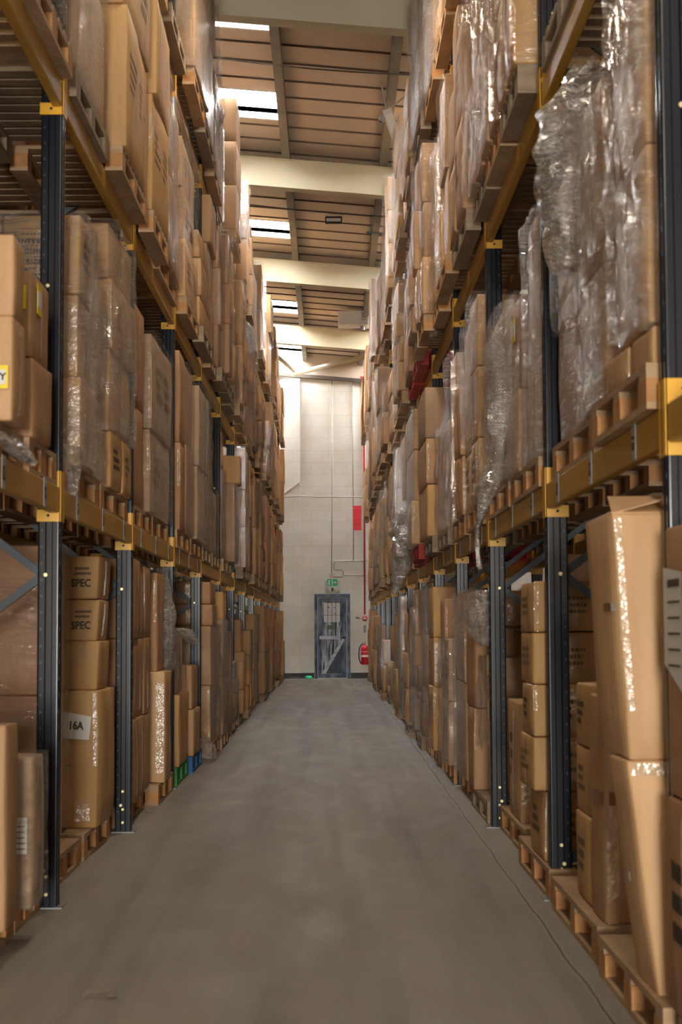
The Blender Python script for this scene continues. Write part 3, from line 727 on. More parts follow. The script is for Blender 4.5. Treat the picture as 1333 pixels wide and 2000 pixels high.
def base_of(side, lv): return 0 if lv == 0 else RACK[side]['z'][lv-1]+BH
def ptop(side, lv): return base_of(side, lv)+.144
def bayY(side, k): return RACK[side]['Y']+2.8*k
PALLETS = []
def pal(side, lv, k, Y0, Y1, Xf, colour=None, jit=0, **kw): PALLETS.append((side, lv, k, Y0, Y1, Xf, colour, jit, kw))
def eq(a, b, n, rn=None, j=0):
    z = [a+(b-a)*i/n for i in range(n+1)]
    if rn: z = [z[0]]+[q+rn.uniform(-j, j) for q in z[1:-1]]+[z[-1]]
    return z

#@@LOADS
exec_loads = None
T0 = {sd: [ptop(sd, l) for l in range(4)] for sd in ('left', 'right')}
DONE = set()
# ---- left rack, floor
t = T0['left'][0]
pal('left', 0, -1, 6.0, 6.95, 1.30); pal('left', 0, -1, 7.0, 7.6, 1.30)
stack('left', 0, -1, 6.2, 6.45, 1.197, [t, .90], .5, tint=2)
stack('left', 0, -1, 6.72, 7.02, 1.20, [t, .74], .42, tint=4, film='tight', bulge=.02, feats={0: 'papertag'}, labs={0: 'bulging film-wrapped carton with white paper tag beside nearest left upright'})
stack('left', 0, -1, 6.6, 7.2, 1.68, [t, .85, 1.55], .6, tint=3, film='tight')
pal('left', 0, 0, 8.0, 9.0, 1.33); pal('left', 0, 0, 9.15, 10.2, 1.33)
stack('left', 0, 0, 8.5, 9.04, 1.425, [t, .92, 1.68], .6, tint=3, film='tight', bulge=.012, labs={1: 'tall brown film-wrapped carton behind nearest left upright, upper one', 0: 'tall brown film-wrapped carton behind nearest left upright, lower one'})
stack('left', 0, 0, 9.42, 10.1, 1.285, [t, .905], .62, tint=1, bulge=.022, feats={0: '16a'}, labs={0: 'golden carton with white 16A sheet between the two nearest left uprights'})
stack('left', 0, 0, 9.5, 9.95, 1.325, [.905, 1.185, 1.42, 1.665], .42, tint=1, feats={1: 'spec', 2: 'spec'}, lean=.015, stackname='x',
      labs={0: 'small taped golden carton standing directly on the 16A carton', 1: 'small SPEC-printed carton, lower of two above the 16A carton', 2: 'small SPEC-printed carton, upper of two above the 16A carton'})
pal('left', 0, 1, 10.6, 11.85, 1.31); pal('left', 0, 1, 12.0, 13.1, 1.22, None)
for i in range(3):
    stack('left', 0, 1, 10.62+i*.41, 11.02+i*.41, 1.255+.006*i, [t, .67, 1.19, 1.70-.01*i], .62, tint=(3, 2, 2)[i], prt={}, tape=.8, feats={1: 'taped'} if i == 0 else None)
stack('left', 0, 1, 12.15, 12.75, 1.20, [t, .94], .45, tint=0, film=None, feats={0: 'taped'})
stack('left', 0, 1, 12.2, 12.7, 1.26, [.94, 1.66], .45, tint=3)
pal('left', 0, 2, 13.45, 14.5, 1.22, 'green', label='green painted pallet on the floor beside the third left upright')
stack('left', 0, 2, 13.5, 14.45, 1.215, [t, .72], .4, tint=1, film=None)
stack('left', 0, 2, 13.55, 14.3, 1.26, [.72, 1.22], .4, tint=4, film='loose')
stack('left', 0, 2, 13.6, 14.1, 1.35, [1.22, 1.50], .35, tint=3)
pal('left', 0, 2, 14.6, 15.7, 1.19, 'blue', label='blue painted pallet on the floor beyond the green pallet')
stack('left', 0, 2, 14.65, 15.3, 1.19, [t, .55, .93], .4, tint=2)
pal('left', 0, 3, 16.3, 17.4, 1.14)
stack('left', 0, 3, 16.35, 17.3, 1.16, [t, .70, 1.28], .45, tint=2, film='loose')
stack('left', 0, 3, 16.4, 17.1, 1.16, [1.28, 1.49, 1.71], .45, tint=3)
stack('left', 0, 3, 17.5, 18.6, 1.12, [t, .75, 1.34], .45, tint=4, film='loose')
pal('left', 0, 3, 17.5, 18.6, 1.12)
stack('left', 0, 3, 17.7, 18.3, 1.13, [1.34, 1.64], .4, tint=1)
# ---- left, first shelf
t = T0['left'][1]
pal('left', 1, -1, 5.9, 6.85, 1.26); pal('left', 1, -1, 6.9, 7.6, 1.24)
stack('left', 1, -1, 6.35, 6.62, 1.205, [t, 2.45, 2.77], .5, tint=0, feats={0: 'heavy'}, film=None, labs={0: 'pale tan carton with yellow HEAVY label at the left edge of the picture', 1: 'pale tan carton on the HEAVY carton, left edge of picture'})
stack('left', 1, -1, 6.9, 7.35, 1.235, [t, 2.38, 2.745], .4, tint=2, feats={1: 'yellow'}, labs={1: 'brown carton with yellow and white label, left of nearest left upright'})
pal('left', 1, 0, 7.85, 9.05, 1.25); pal('left', 1, 0, 9.15, 10.35, 1.25)
stack('left', 1, 0, 8.1, 8.6, 1.222, [t, 2.48, 2.885, 3.28], .38, tint=1, film='side', prt={2: 2}, rows=2, tape=1, feats={0: 'taped', 1: 'taped', 2: 'listprint'})
stack('left', 1, 0, 8.62, 9.2, 1.26, [t, 2.5, 3.1], .5, tint=2, film='side')
stack('left', 1, 0, 9.35, 10.3, 1.222, [2.36, 2.83, 3.23, 3.55], .5, tint=1, film='side', tape=1, feats={2: 'listprint'})
stack('left', 1, 0, 9.35, 9.8, 1.21, [t, 2.36], .5, tint=1, prt=2, feats={0: 'gridprint'}); stack('left', 1, 0, 9.82, 10.3, 1.21, [t, 2.36], .5, tint=1, prt=2)
pal('left', 1, 1, 10.6, 11.7, 1.25); pal('left', 1, 1, 11.85, 13.0, 1.25)
stack('left', 1, 1, 10.62, 11.25, 1.25, [t, 2.7, 3.36], .5, tint=3)
stack('left', 1, 1, 11.4, 12.75, 1.215, [t, 2.62, 3.28], .5, tint=4, film='tight', prt={1: 1, 0: 1})
pal('left', 1, 2, 13.4, 14.6, 1.22); pal('left', 1, 2, 14.75, 15.9, 1.22)
stack('left', 1, 2, 13.42, 14.0, 1.215, [t, 2.75, 3.5], .5, tint=3); stack('left', 1, 2, 14.02, 14.75, 1.215, [t, 2.8, 3.48], .5, tint=2, film='tight')
stack('left', 1, 2, 14.85, 16.0, 1.16, [t, 2.7, 3.42], .5, tint=4, film='loose')
pal('left', 1, 3, 16.2, 17.3, 1.22); pal('left', 1, 3, 17.5, 18.6, 1.22)
stack('left', 1, 3, 16.2, 17.0, 1.22, [t, 2.6, 3.0], .5, tint=2, film='tight'); stack('left', 1, 3, 17.3, 18.2, 1.24, [t, 2.7], .5, tint=2, film='loose')
stack('left', 1, 4, 18.98, 19.7, 1.24, [t, 2.6, 3.1], .5, tint=2, film='tight'); stack('left', 1, 4, 19.0, 19.5, 1.24, [3.1, 3.5], .45, tint=3)
stack('left', 1, 4, 19.9, 20.6, 1.12, [t, 2.98], .5, tint=2, film='loose'); stack('left', 1, 4, 20.0, 20.5, 1.08, [2.98, 3.32], .5, tint=1, tape=0, labs={0: 'plain golden carton jutting out over the aisle from the sixth left bay'})
pal('left', 1, 4, 19.0, 20.6, 1.2)
# ---- left, second shelf
t = T0['left'][2]
pal('left', 2, -1, 5.6, 6.5, 1.2, 'grey'); pal('left', 2, -1, 6.6, 7.6, 1.18, None)
stack('left', 2, -1, 6.7, 7.5, 1.20, [t, 4.5, 5.2], .6, tint=2, film='tight')
pal('left', 2, 0, 7.85, 9.0, 1.20, 'grey'); pal('left', 2, 0, 9.15, 10.4, 1.14)
stack('left', 2, 0, 7.95, 8.95, 1.225, [t, 4.6, 5.3], .6, tint=4, film='tight')
stack('left', 2, 0, 9.17, 10.38, 1.125, [t, 4.75, 5.4], .55, tint=1, prt={0: 3, 1: 1}, bulge=.01, tape=0)
pal('left', 2, 1, 10.6, 11.6, 1.12); pal('left', 2, 1, 11.7, 13.1, 1.2)
stack('left', 2, 1, 10.6, 11.6, 1.12, [t, 4.7, 5.35], .55, tint=1, prt={0: 3}, tape=0)
stack('left', 2, 1, 11.7, 12.4, 1.17, [t, 4.6, 5.2], .5, tint=4, film='loose'); stack('left', 2, 1, 12.45, 13.15, 1.18, [t, 4.6, 5.25], .5, tint=3, film='tight')
for q in ((0, -1), (0, 0), (0, 1), (0, 2), (0, 3), (1, -1), (1, 0), (1, 1), (1, 2), (1, 3), (1, 4), (2, -1), (2, 0), (2, 1), (3, -1), (3, 0)): DONE.add(('left',)+q)
# ---- right, floor
t = T0['right'][0]
pal('right', 0, -1, 3.7, 4.85, .99)
stack('right', 0, -1, 4.42, 4.92, .985, [t, .76, 1.54], .55, tint=3, jit=.004, feats={1: 'sidelabel'}, labs={1: 'cropped brown carton with white label sheet at the right edge of the picture'}, prt={0: 2})
pal('right', 0, 0, 4.95, 6.12, .965); pal('right', 0, 0, 6.28, 7.55, .985)
stack('right', 0, 0, 5.12, 5.44, .985, [t-.01, .845], .50, tint=0, bulge=.010, lean=-.085, jit=0, feats={0: 'dot'}, tape=0, labs={0: 'large pale carton leaning into the aisle on the nearest right pallet'})
stack('right', 0, 0, 5.12, 5.62, .905, [.845, 1.60], .54, tint=0, bulge=.014, lean=-.04, jit=0, feats={0: 'openflap'}, tape=0, labs={0: 'large pale open-flapped carton on top of the leaning carton, right foreground'})
stack('right', 0, 0, 6.32, 6.62, 1.03, [t, .99], .45, tint=2, tape=0, feats={0: 'browntape'}, labs={0: 'plain brown carton with a dark tape strip behind the leaning pale carton'})
stack('right', 0, 0, 6.36, 6.62, 1.06, [.99, 1.30], .4, tint=2, prt=2)
stack('right', 0, 0, 6.68, 7.1, 1.035, [t, .49, .76, 1.02], .4, tint=1, prt=2)
pal('right', 0, 1, 7.75, 9.0, 1.0); pal('right', 0, 1, 9.3, 10.55, 1.06)
stack('right', 0, 1, 7.98, 8.5, .975, [.475, .73, .98, 1.225, 1.47], .36, tint=1, prt=2, rows=1, tape=1)
stack('right', 0, 1, 8.0, 8.5, 1.02, [t, .475], .4, tint=1, prt=2)
stack('right', 0, 1, 7.96, 8.4, 1.40, [t, .42, .70, .97, 1.23, 1.48], .45, tint=2, tape=.5, feats={i: 'listprint' for i in range(5)})
stack('right', 0, 1, 9.55, 10.25, 1.075, [t, .82], .3, tint=0, prt=2, tape=1, feats={0: 'taped'}, labs={0: 'tall pale printed carton standing beside the third right upright'})
pal('right', 0, 2, 10.75, 11.95, 1.0, 'grey'); pal('right', 0, 2, 12.15, 13.3, 1.03)
stack('right', 0, 2, 10.75, 11.2, 1.45, [t, .7, 1.22, 1.72], .7, tint=3)
stack('right', 0, 2, 10.9, 11.25, 1.07, [t, .46], .33, tint=2, film=None, bulge=.015)
stack('right', 0, 2, 10.95, 11.4, 1.05, [.46, .80, 1.05], .35, tint=2, film='loose', feats={0: 'yellow', 1: 'yellow'})
stack('right', 0, 2, 11.5, 12.1, 1.0, [t, .70, 1.25], .5, tint=2)
stack('right', 0, 2, 11.3, 12.0, .985, [1.26, 1.50], .5, tint=2, film='loose')
stack('right', 0, 2, 12.15, 13.1, .985, [t, .85, 1.5], .5, tint=3, film='tight')
pal('right', 0, 3, 13.5, 14.6, .99); pal('right', 0, 3, 14.9, 16.0, .99)
stack('right', 0, 3, 13.5, 14.3, .96, [t, .66, 1.16], .5, tint=4, film='loose', prt=1); stack('right', 0, 3, 14.35, 14.9, .98, [t, .72, 1.5], .5, tint=3)
stack('right', 0, 3, 15.1, 15.8, .93, [t, .72, 1.16, 1.62], .4, tint=1, prt=2, feats={1: 'taped'})
# ---- right, first shelf
t = T0['right'][1]
pal('right', 1, 0, 5.12, 6.2, .98); pal('right', 1, 0, 6.4, 7.6, 1.02)
stack('right', 1, 0, 5.2, 5.8, 1.01, [2.20, 2.78, 3.45], .5, tint=1, film='big', bulge=.012, jit=0)
stack('right', 1, 0, 5.15, 5.5, 1.0, [t, 2.19], .3, tint=0, tape=0); stack('right', 1, 0, 5.55, 5.95, .99, [t, 2.19], .3, tint=0, tape=0)
stack('right', 1, 0, 6.1, 6.7, 1.03, [t, 2.6, 3.3], .5, tint=2, film='big')
stack('right', 1, 0, 6.95, 7.6, 1.05, [t, 2.70, 3.25], .4, tint=2, film='half', tape=0)
pal('right', 1, 1, 7.95, 9.1, 1.0); pal('right', 1, 1, 9.3, 10.5, 1.0)
stack('right', 1, 1, 7.98, 8.55, 1.02, [t, 2.57, 3.28], .45, tint=2, film='side')
stack('right', 1, 1, 8.7, 9.4, 1.0, [t, 2.5, 3.0], .45, tint=2, film='tight', feats={1: 'yellow'})
stack('right', 1, 1, 9.5, 10.4, 1.02, [t, 2.6, 3.1], .45, tint=3, film='loose')
pal('right', 1, 2, 10.8, 11.9, .98); pal('right', 1, 2, 12.1, 13.2, .98)
stack('right', 1, 2, 10.78, 11.3, .96, [t, 2.48, 2.95, 3.42], .5, tint=1, film='half', prt={0: 2}, tape=1); stack('right', 1, 2, 11.35, 11.95, .97, [t, 2.45, 3.35], .5, tint=1, prt={0: 2}, film='half')
stack('right', 1, 2, 12.1, 12.6, .96, [t, 2.5, 3.0], .4, tint=0, tape=1, feats={0: 'taped', 1: 'taped'}); stack('right', 1, 2, 12.65, 13.25, .96, [t, 2.7, 3.35], .5, tint=4, film='loose')
for q in ((0, -1), (0, 0), (0, 1), (0, 2), (0, 3), (1, -1), (1, 0), (1, 1), (1, 2), (2, -1), (2, 0), (3, -1), (3, 0), (3, 1)): DONE.add(('right',)+q)
t = T0['right'][2]
pal('right', 2, 0, 5.2, 6.3, 1.0); pal('right', 2, 0, 6.45, 7.65, 1.0, 'grey')

# ---- top shelves, where the loads make the skyline
t = T0['left'][3]
def top(side, k, items):
    for (a, b_, xf, tp, nl, fm, ti) in items:
        stack(side, 3, k, a, b_, xf, eq(T0[side][3], tp, nl), .5, tint=ti, film=fm)
    pal(side, 3, k, items[0][0]+.02, items[0][0]+1.2, items[0][2]+.01, None)
    if len(items) > 1: pal(side, 3, k, items[-1][1]-1.2, items[-1][1], items[-1][2]+.01, 'grey')
    DONE.add((side, 3, k))
top('left', 1, [(10.6, 11.85, 1.14, 7.3, 2, 'loose', 2), (11.95, 13.2, 1.13, 7.4, 3, 'tight', 4)])
top('left', 2, [(13.4, 14.65, 1.08, 7.45, 2, 'loose', 4), (14.75, 15.95, 1.09, 7.3, 3, 'loose', 2)])
top('left', 3, [(16.2, 16.8, 1.11, 6.75, 2, 'loose', 2), (16.85, 17.5, 1.16, 6.98, 2, None, 3), (17.6, 18.7, 1.20, 6.9, 2, 'tight', 2)])
top('left', 4, [(18.98, 19.75, 1.055, 7.37, 3, None, 2), (19.85, 21.5, 1.20, 6.9, 2, None, 3)])
top('left', 6, [(24.6, 25.2, 1.30, 7.0, 2, None, 2), (25.4, 27.1, 1.17, 6.9, 2, 'loose', 2)])
stack('left', 3, 6, 24.62, 25.1, 1.16, [7.0, 7.27], .55, tint=1, labs={0: 'golden carton perched above the top-shelf loads beside a bare left upright'})
top('right', 3, [(13.5, 14.8, .86, 7.3, 2, 'big', 2), (14.9, 16.1, .835, 7.35, 2, 'big', 4)])
top('right', 4, [(16.3, 17.1, .81, 6.72, 2, None, 1), (17.2, 18.1, .82, 6.5, 2, 'loose', 2), (18.2, 18.9, .86, 6.45, 2, None, 3)])
top('right', 6, [(21.95, 23.0, .79, 7.25, 3, 'loose', 1), (23.1, 24.5, .84, 7.0, 2, 'loose', 2)])

# ---- everything farther down the aisle
def fill(side, lv, k):
    rn = random.Random(hash((side == 'left', lv, k)) % 100000 + 17)
    Y0 = bayY(side, k)+.07; Y1 = Y0+2.66
    if Y0 > YW-1.0: return
    Y1 = min(Y1, YW-.15)
    R = RACK[side]; Xb = 1.20 if side == 'left' else .97
    t = T0[side][lv]; cap = (R['z'][lv]-.06) if lv < 3 else 7.45
    np_ = rn.choice((2, 2, 3)) if Y1-Y0 > 2 else 1
    wd = (Y1-Y0)/np_
    far = Y0 > 24
    for i in range(np_):
        a = Y0+i*wd+.03; b_ = a+wd-.07
        Xp = Xb - rn.uniform(-.02, .10)-(.03 if lv >= 1 else 0)-(.03 if lv >= 2 else 0)-(.03 if lv == 3 and side == 'right' else 0)
        col = rn.choice((None, None, None, 'grey', None, 'grey', None))
        if side == 'right' and k == 4 and lv in (1, 2): col = 'red'
        if side == 'left' and k == 4 and lv == 1: col = 'blue'
        pal(side, lv, k, a+.01, a+.01+round(min(b_-a-.02, 1.2 if np_ == 2 else .85), 1), Xp+.01, col)
        top = cap-rn.choice((0, .03, .08, .25, .5, .7)) if lv < 3 else rn.uniform(6.9, 7.5)
        if lv == 0: top = min(top, cap-.05) - rn.choice((0, 0, .2, .4))
        ncol = 1 if far else rn.choice((1, 2, 2)); cw = (b_-a)/ncol
        fm = rn.choice((None, None, 'tight', 'loose', 'half', 'loose') if side == 'right' else (None, None, None, 'tight', 'loose', 'half')) if Y0 < 31 else rn.choice((None, None, None, 'loose'))
        tint0 = rn.choice((None, 1, 2, 2, 3))
        for c_ in range(ncol):
            tp = top-(rn.choice((0, 0, .06, .3)) if ncol > 1 else 0)
            nl = rn.choice((2, 3, 3)) if not far else rn.choice((2, 2, 3))
            dx = rn.uniform(-.03, .035)
            stack(side, lv, k, a+c_*cw, a+(c_+1)*cw-.01, Xp+dx, eq(t, tp, nl, rn, .05), .5, tint=tint0, film=fm, tape=.4, jit=.025, bulge=rn.choice((.006, .012, .02)), prt=rn.choice((0, 0, 0, 1, 2)) if Y0 < 24 else 0)
import sys
for side in ('left', 'right'):
    for k in range(-1, 14):
        for lv in range(4):
            if (side, lv, k) in DONE: continue
            if lv == 3 and bayY(side, k) < 10.4: continue
            if side == 'right' and lv == 2 and k < 1: continue
            fill(side, lv, k)

# ---- rear row behind the aisle-side loads (seen through the gaps)
def rear(side, lv, k, Y0, Y1, tint, top, X0, w):
    t = T0[side][lv]; carton(side, lv, k, (side, lv, k, 'r%.2f' % Y0), 0, RACK[side]['s']*X0, RACK[side]['s']*(X0+w), Y0, Y1, t+.003, top, n=1, row=1, tint=tint, seed=int(Y0*31), wrapped=False, feats=None, bulge=.01, lean=0, prt=0, tape=False, label=None, deep=True)
for k in (-1, 0, 1, 2):
    for lv in (0, 1, 2):
        for side in ('left', 'right'):
            y = bayY(side, k); c = RACK[side]['z'][lv]-.1
            if y+2.8 < 5: continue
            xx = 2.4 if side == 'left' else 2.15
            rear(side, lv, k, y+.1, y+1.35, (2, 3, 1)[(k+lv) % 3], c-(.15 if lv == 2 else .25), xx, .7)
            rear(side, lv, k, y+1.45, y+2.7, (3, 1, 2)[(k+lv) % 3], c-(.15 if lv == 2 else .1), xx, .7)
            if lv:
                zz = RACK[side]['z'][lv-1]
                for q in (0, 1):
                    put_pallet(side, lv, k, y+.1+q*1.35, y+1.3+q*1.35, xx, base_of(side, lv), 'grey', where='rear row, %s one' % ('near', 'far')[q], full=False)
                for nm_, xb in (('inner', xx+.1), ('outer', xx+.75)):
                    s = RACK[side]['s']
                    tag(MB().box(min(s*xb, s*(xb+.05)), max(s*xb, s*(xb+.05)), y+.05, y+2.75, zz, zz+BH).build('rack_beam', BEAM), 'yellow %s beam of the row behind, %s bay, %s, %s rack' % (nm_, ORD[k+1], LEV[lv], side), 'rack beam', 'beams of the row behind')
                    for yy in (y, y+2.8):
                        pass
            else:
                for q in (0, 1): put_pallet(side, 0, k, y+.1+q*1.35, y+1.3+q*1.35, xx, 0, 'grey', where='rear row, %s one' % ('near', 'far')[q], full=False)
for side in ('left', 'right'):
    s = RACK[side]['s']; xx = 2.46 if side == 'left' else 2.21
    for k in range(-1, 4):
        y = bayY(side, k)
        if y < 2: continue
        o = thing('rack_frame', 'blue-black upright frame of the row behind, %s along the %s side' % (ORD[k+1], side), 'rack upright', (s*xx, y, 0), 'upright frames of the rows behind')
        MB().box(-.045, .045, -.045, .045, 0, 7).build('front_post', UPR, o, bevel=.006)
        MB().box(s*.72-.045, s*.72+.045, -.045, .045, 0, 7).build('rear_post', UPR, o, bevel=.006)

# ---- build pallets
cnt = {}
for p in sorted(PALLETS, key=lambda q: q[3]):
    side, lv, k, Y0, Y1, Xf, colour, jit, kw = p
    c = cnt.get((side, lv, k), 0); cnt[(side, lv, k)] = c+1
    put_pallet(side, lv, k, Y0, Y1, Xf, base_of(side, lv), colour, jit=jit, where=('near end', 'second along', 'far end')[min(c, 2)], **kw)

# ---- build cartons
order = {}
for B in BOXES: order.setdefault((B['side'], B['lv'], B['k']), set()).add((B['y0'] if False else (float(str(B['stack'][3]).lstrip('r'))), str(B['stack'][3]), B['row'] if B.get('deep') else 0))
SIDX = {}
for key, st in order.items():
    vals = [q for q in sorted(st) if not q[1].startswith('r')]
    for i, q in enumerate(vals): SIDX[key+(q[1],)] = i
    vals = [q for q in sorted(st) if q[1].startswith('r')]
    for i, q in enumerate(vals): SIDX[key+(q[1],)] = i
def shows(B):
    if B.get('deep'): return 2.0 if B['y0'] < 11 else 1.0
    s = RACK[B['side']]['s']; xf = B['x1'] if s < 0 else B['x0']
    a = px_of(xf, B['y0'], B['z0']); b_ = px_of(xf, B['y1'], B['z1'])
    if max(a[1], b_[1]) < 0 or min(a[1], b_[1]) > 2000 or (min(a[0], b_[0]) > 1333) or (max(a[0], b_[0]) < 0): return 0
    return abs(a[0]-b_[0])*abs(a[1]-b_[1])*(0.25 if B['row'] else 1)+3
BOXES = [b for b in BOXES if shows(b) > 0]
BOXES.sort(key=shows, reverse=True)
print('cartons', len(BOXES), 'pallets', len(PALLETS), 'films', len(FILMS))
POSW = {1: ['single one'], 2: ['lower', 'upper'], 3: ['lowest', 'middle', 'topmost'], 4: ['lowest', 'second up', 'third up', 'topmost'], 5: ['lowest', 'second up', 'third up', 'fourth up', 'topmost']}
def build_carton(B):
    s = RACK[B['side']]['s']; w, l, h = B['x1']-B['x0'], B['y1']-B['y0'], B['z1']-B['z0']; rn = random.Random(B['seed'])
    near = B['y0'] < 14
    bs_ = BoxSurf(w, l, h, B['bulge'], .009, B['seed'] % 1000, (B['lean'], 0), .008)
    vs, fs = box_geo(bs_, 5 if near else 4)
    M = (CARDF if B['wrapped'] else CARD)[B['tint']]
    tw = TINTS[B['tint']][0]
    shp = 'tall' if h > 1.35*max(l, .3) else ('flat' if h < .6*l else 'squarish')
    lab = B['label']
    if not lab:
        si = SIDX[(B['side'], B['lv'], B['k'], str(B['stack'][3]))]
        rr = 'rear ' if B['row'] else ''
        lab = '%s %s carton, %s in %s %sstack, %s bay, %s, %s rack' % (shp, tw, POSW[B['n']][B['pos']], ORD[si], rr, ORD[min(13, B['k']+1)], LEV[B['lv']], B['side'])
    o = mobj('cardboard_box', vs, fs, M, None, True, ((B['x0']+B['x1'])/2, (B['y0']+B['y1'])/2, B['z0']))
    tag(o, lab, 'box', 'cardboard boxes in the %s rack' % B['side'])
    yaw = rn.uniform(-.018, .018) if B['row'] == 0 and B['bulge'] > .005 else 0
    o.rotation_euler.z = yaw
    ft = B['feats']
    if B['y0'] > 24 or B.get('deep'): return o
    if B['tape'] or ft == 'taped':
        mb = MB(); tw_ = .028
        a = tw_/w
        for f_ in ('front', 'aisle'):
            q = tw_/(w if f_ == 'front' else l)
            for j in range(8): patch(bs_, f_, .5-q, .5+q, j/8, (j+1)/8, s, .0012, mb, 1)
        if ft == 'taped':
            e = .05/w
            for j in range(8):
                a0, a1 = (1-e-.03, .985) if s < 0 else (.015, .03+e)
                patch(bs_, 'front', a0, a1, j/8, (j+1)/8, s, .0012, mb, 1)
        mb.build('packing_tape', TAPE, o, True)
    if rn.random() < .42 and not ft and B['row'] == 0:  # shiny strips added on random vertical edges to give them glints
        mb = MB(); q = min(.12, .022/w); q2 = min(.12, .022/l); j0 = rn.choice((0, 0, 2, 4))
        for j in range(j0, 8):
            if s < 0: patch(bs_, 'front', 1-q-.004, .998, j/8, (j+1)/8, s, .0012, mb, 1); patch(bs_, 'aisle', .002, q2, j/8, (j+1)/8, s, .0012, mb, 1)
            else: patch(bs_, 'front', .002, q+.004, j/8, (j+1)/8, s, .0012, mb, 1); patch(bs_, 'aisle', 1-q2, .998, j/8, (j+1)/8, s, .0012, mb, 1)
        mb.build('edge_glint_tape', TAPE, o, True)
    if B['prt']:
        mb = MB(); p_ = B['prt']
        if p_ in (1, 2):
            dashes(bs_, 'aisle', .18, .45 if l > .6 else .7, .3, .72, 3, s, rn, mb, .62)
            if l > .75: dashes(bs_, 'aisle', .60, .86, .3, .72, 3, s, rn, mb, .62)
            if near and w > .3: dashes(bs_, 'front', .2, .7, .3, .7, 3, s, rn, mb, .5)
        if p_ == 3:
            for q in (.10, .55): dashes(bs_, 'aisle', q, q+.30, .42, .72, 4, s, rn, mb, .45)
            dashes(bs_, 'front', .12, .42, .50, .56, 1, s, rn, mb, .4)
            for (a, b_) in ((.14, .50), (.14, .44), (.14, .38)):
                patch(bs_, 'front', a, a+.13, b_-.004, b_, s, .0014, mb, 1)
            patch(bs_, 'front', .14, .145, .33, .50, s, .0014, mb, 1); patch(bs_, 'front', .27, .275, .33, .50, s, .0014, mb, 1)
        mb.build('printed_marking', INKF if (B['seed'] % 3 or p_ == 3) else INK, o)
    if ft == 'listprint' or ft == 'gridprint':
        mb = MB()
        a0, a1, z0, z1 = (.16, .86, .12, .82) if ft == 'listprint' else (.2, .8, .15, .9)
        for (p, q, r_, t_) in ((a0, a1, z0, z0+.01), (a0, a1, z1, z1+.01), (a0, a0+.008, z0, z1), (a1, a1+.008, z0, z1)): patch(bs_, 'front', p, q, r_, t_, s, .0014, mb, 3)
        if ft == 'listprint': dashes(bs_, 'front', a0+.08, a1-.08, z0+.06, z1-.05, 8, s, rn, mb, .3)
        else:
            for i in range(1, 10): patch(bs_, 'front', a0, a1, z0+(z1-z0)*i/10, z0+(z1-z0)*i/10+.01, s, .0014, mb, 2)
            for i in range(1, 5): patch(bs_, 'front', a0+(a1-a0)*i/5, a0+(a1-a0)*i/5+.01, z0, z1, s, .0014, mb, 2)
        mb.build('printed_marking', INKF, o)
    ex = B['bulge']+.006
    fy = -l/2-ex
    if ft == 'spec':
        mb = MB(); dashes(bs_, 'front', .68, .90, .50, .74, 2, s, rn, mb, .5); mb.build('printed_marking', INK, o)
        text_obj('printed_word', 'SPEC', .060, INK, o, (w/2-.087, -l/2-.016, h*.36), (1, 0, 0), (0, 0, 1), sx=.85, bold=.0015)
    if ft == '16a':
        yy = -l/2-B['bulge']-.012; x0 = w/2-.205
        sh = MB().quad((x0, yy, .500), (w/2-.045, yy, .490), (w/2-.030, yy, .618), (x0, yy, .652)).build('white_sheet', WHITE, o)
        text_obj('printed_code', '16A', .062, INK, sh, (w/2-.118, yy-.0015, .568), (1, 0, -.05), (.05, 0, 1), sx=.8, bold=.0025)
        mb = MB(); dashes(bs_, 'front', .70, .80, .44, .47, 1, s, rn, mb, .6); mb.build('printed_marking', INKF, o)
        mb = MB(); patch(bs_, 'front', .955, .995, .45, .99, s, .0015, mb, 5); mb.build('packing_tape', TAPE, o, True)
        mb = MB(); patch(bs_, 'front', .80, .94, .05, .18, s, .002, mb, 4); mb.build('packing_tape', TAPE, o, True)
    if ft == 'heavy':
        mb = MB(); lb = mb.box(w/2-.25, w/2-.012, fy-.001, fy+.002, .12, .21).build('yellow_label', YEL, o)
        MB().box(w/2-.25, w/2-.022, fy-.002, fy-.001, .137, .193).build('white_strip', WHITE, lb)
        text_obj('printed_word', 'HEAVY', .036, INK, lb, (w/2-.078, fy-.003, .165), (1, 0, 0), (0, 0, 1), bold=.0015)
    if ft == 'yellow':
        mb = MB(); 
        if s < 0: q = (w/2+.013, -l*.30, -l*.05)
        else: q = (-w/2-.013, -l*.30, -l*.05)
        z = h*.55
        lb = mb.box(q[0]-.001, q[0]+.001, q[1], q[2], z, z+.13).build('yellow_label', YEL, o)
        MB().box(q[0]-.002, q[0]+.002, q[1]+.01, q[2]-.01, z+.03, z+.10).build('white_strip', WHITE, lb)
        lb = MB().box(w*.1 if s > 0 else w*.30, w*.25 if s > 0 else w*.46, -l/2-.014, -l/2-.012, z, z+.10).build('yellow_label', YEL, o)
    if ft == 'papertag':
        mb = MB().box(w/2-.068, w/2-.014, fy-.001, fy+.001, h*.37, h*.61) if s < 0 else MB().box(-w/2+.09, -w/2+.28, fy-.001, fy+.001, h*.45, h*.82)
        lb = mb.build('paper_label', WHITE, o); dm = MB()
        for i in range(5):
            z = h*(.44+i*.06)
            if s < 0: dm.box(w/2-.060, w/2-.022, fy-.002, fy-.001, h*.40+i*.022, h*.40+i*.022+.004)
            else: dm.box(-w/2+.11, -w/2+.25, fy-.002, fy-.001, z+.03, z+.045)
        dm.build('printed_marking', INK, lb)
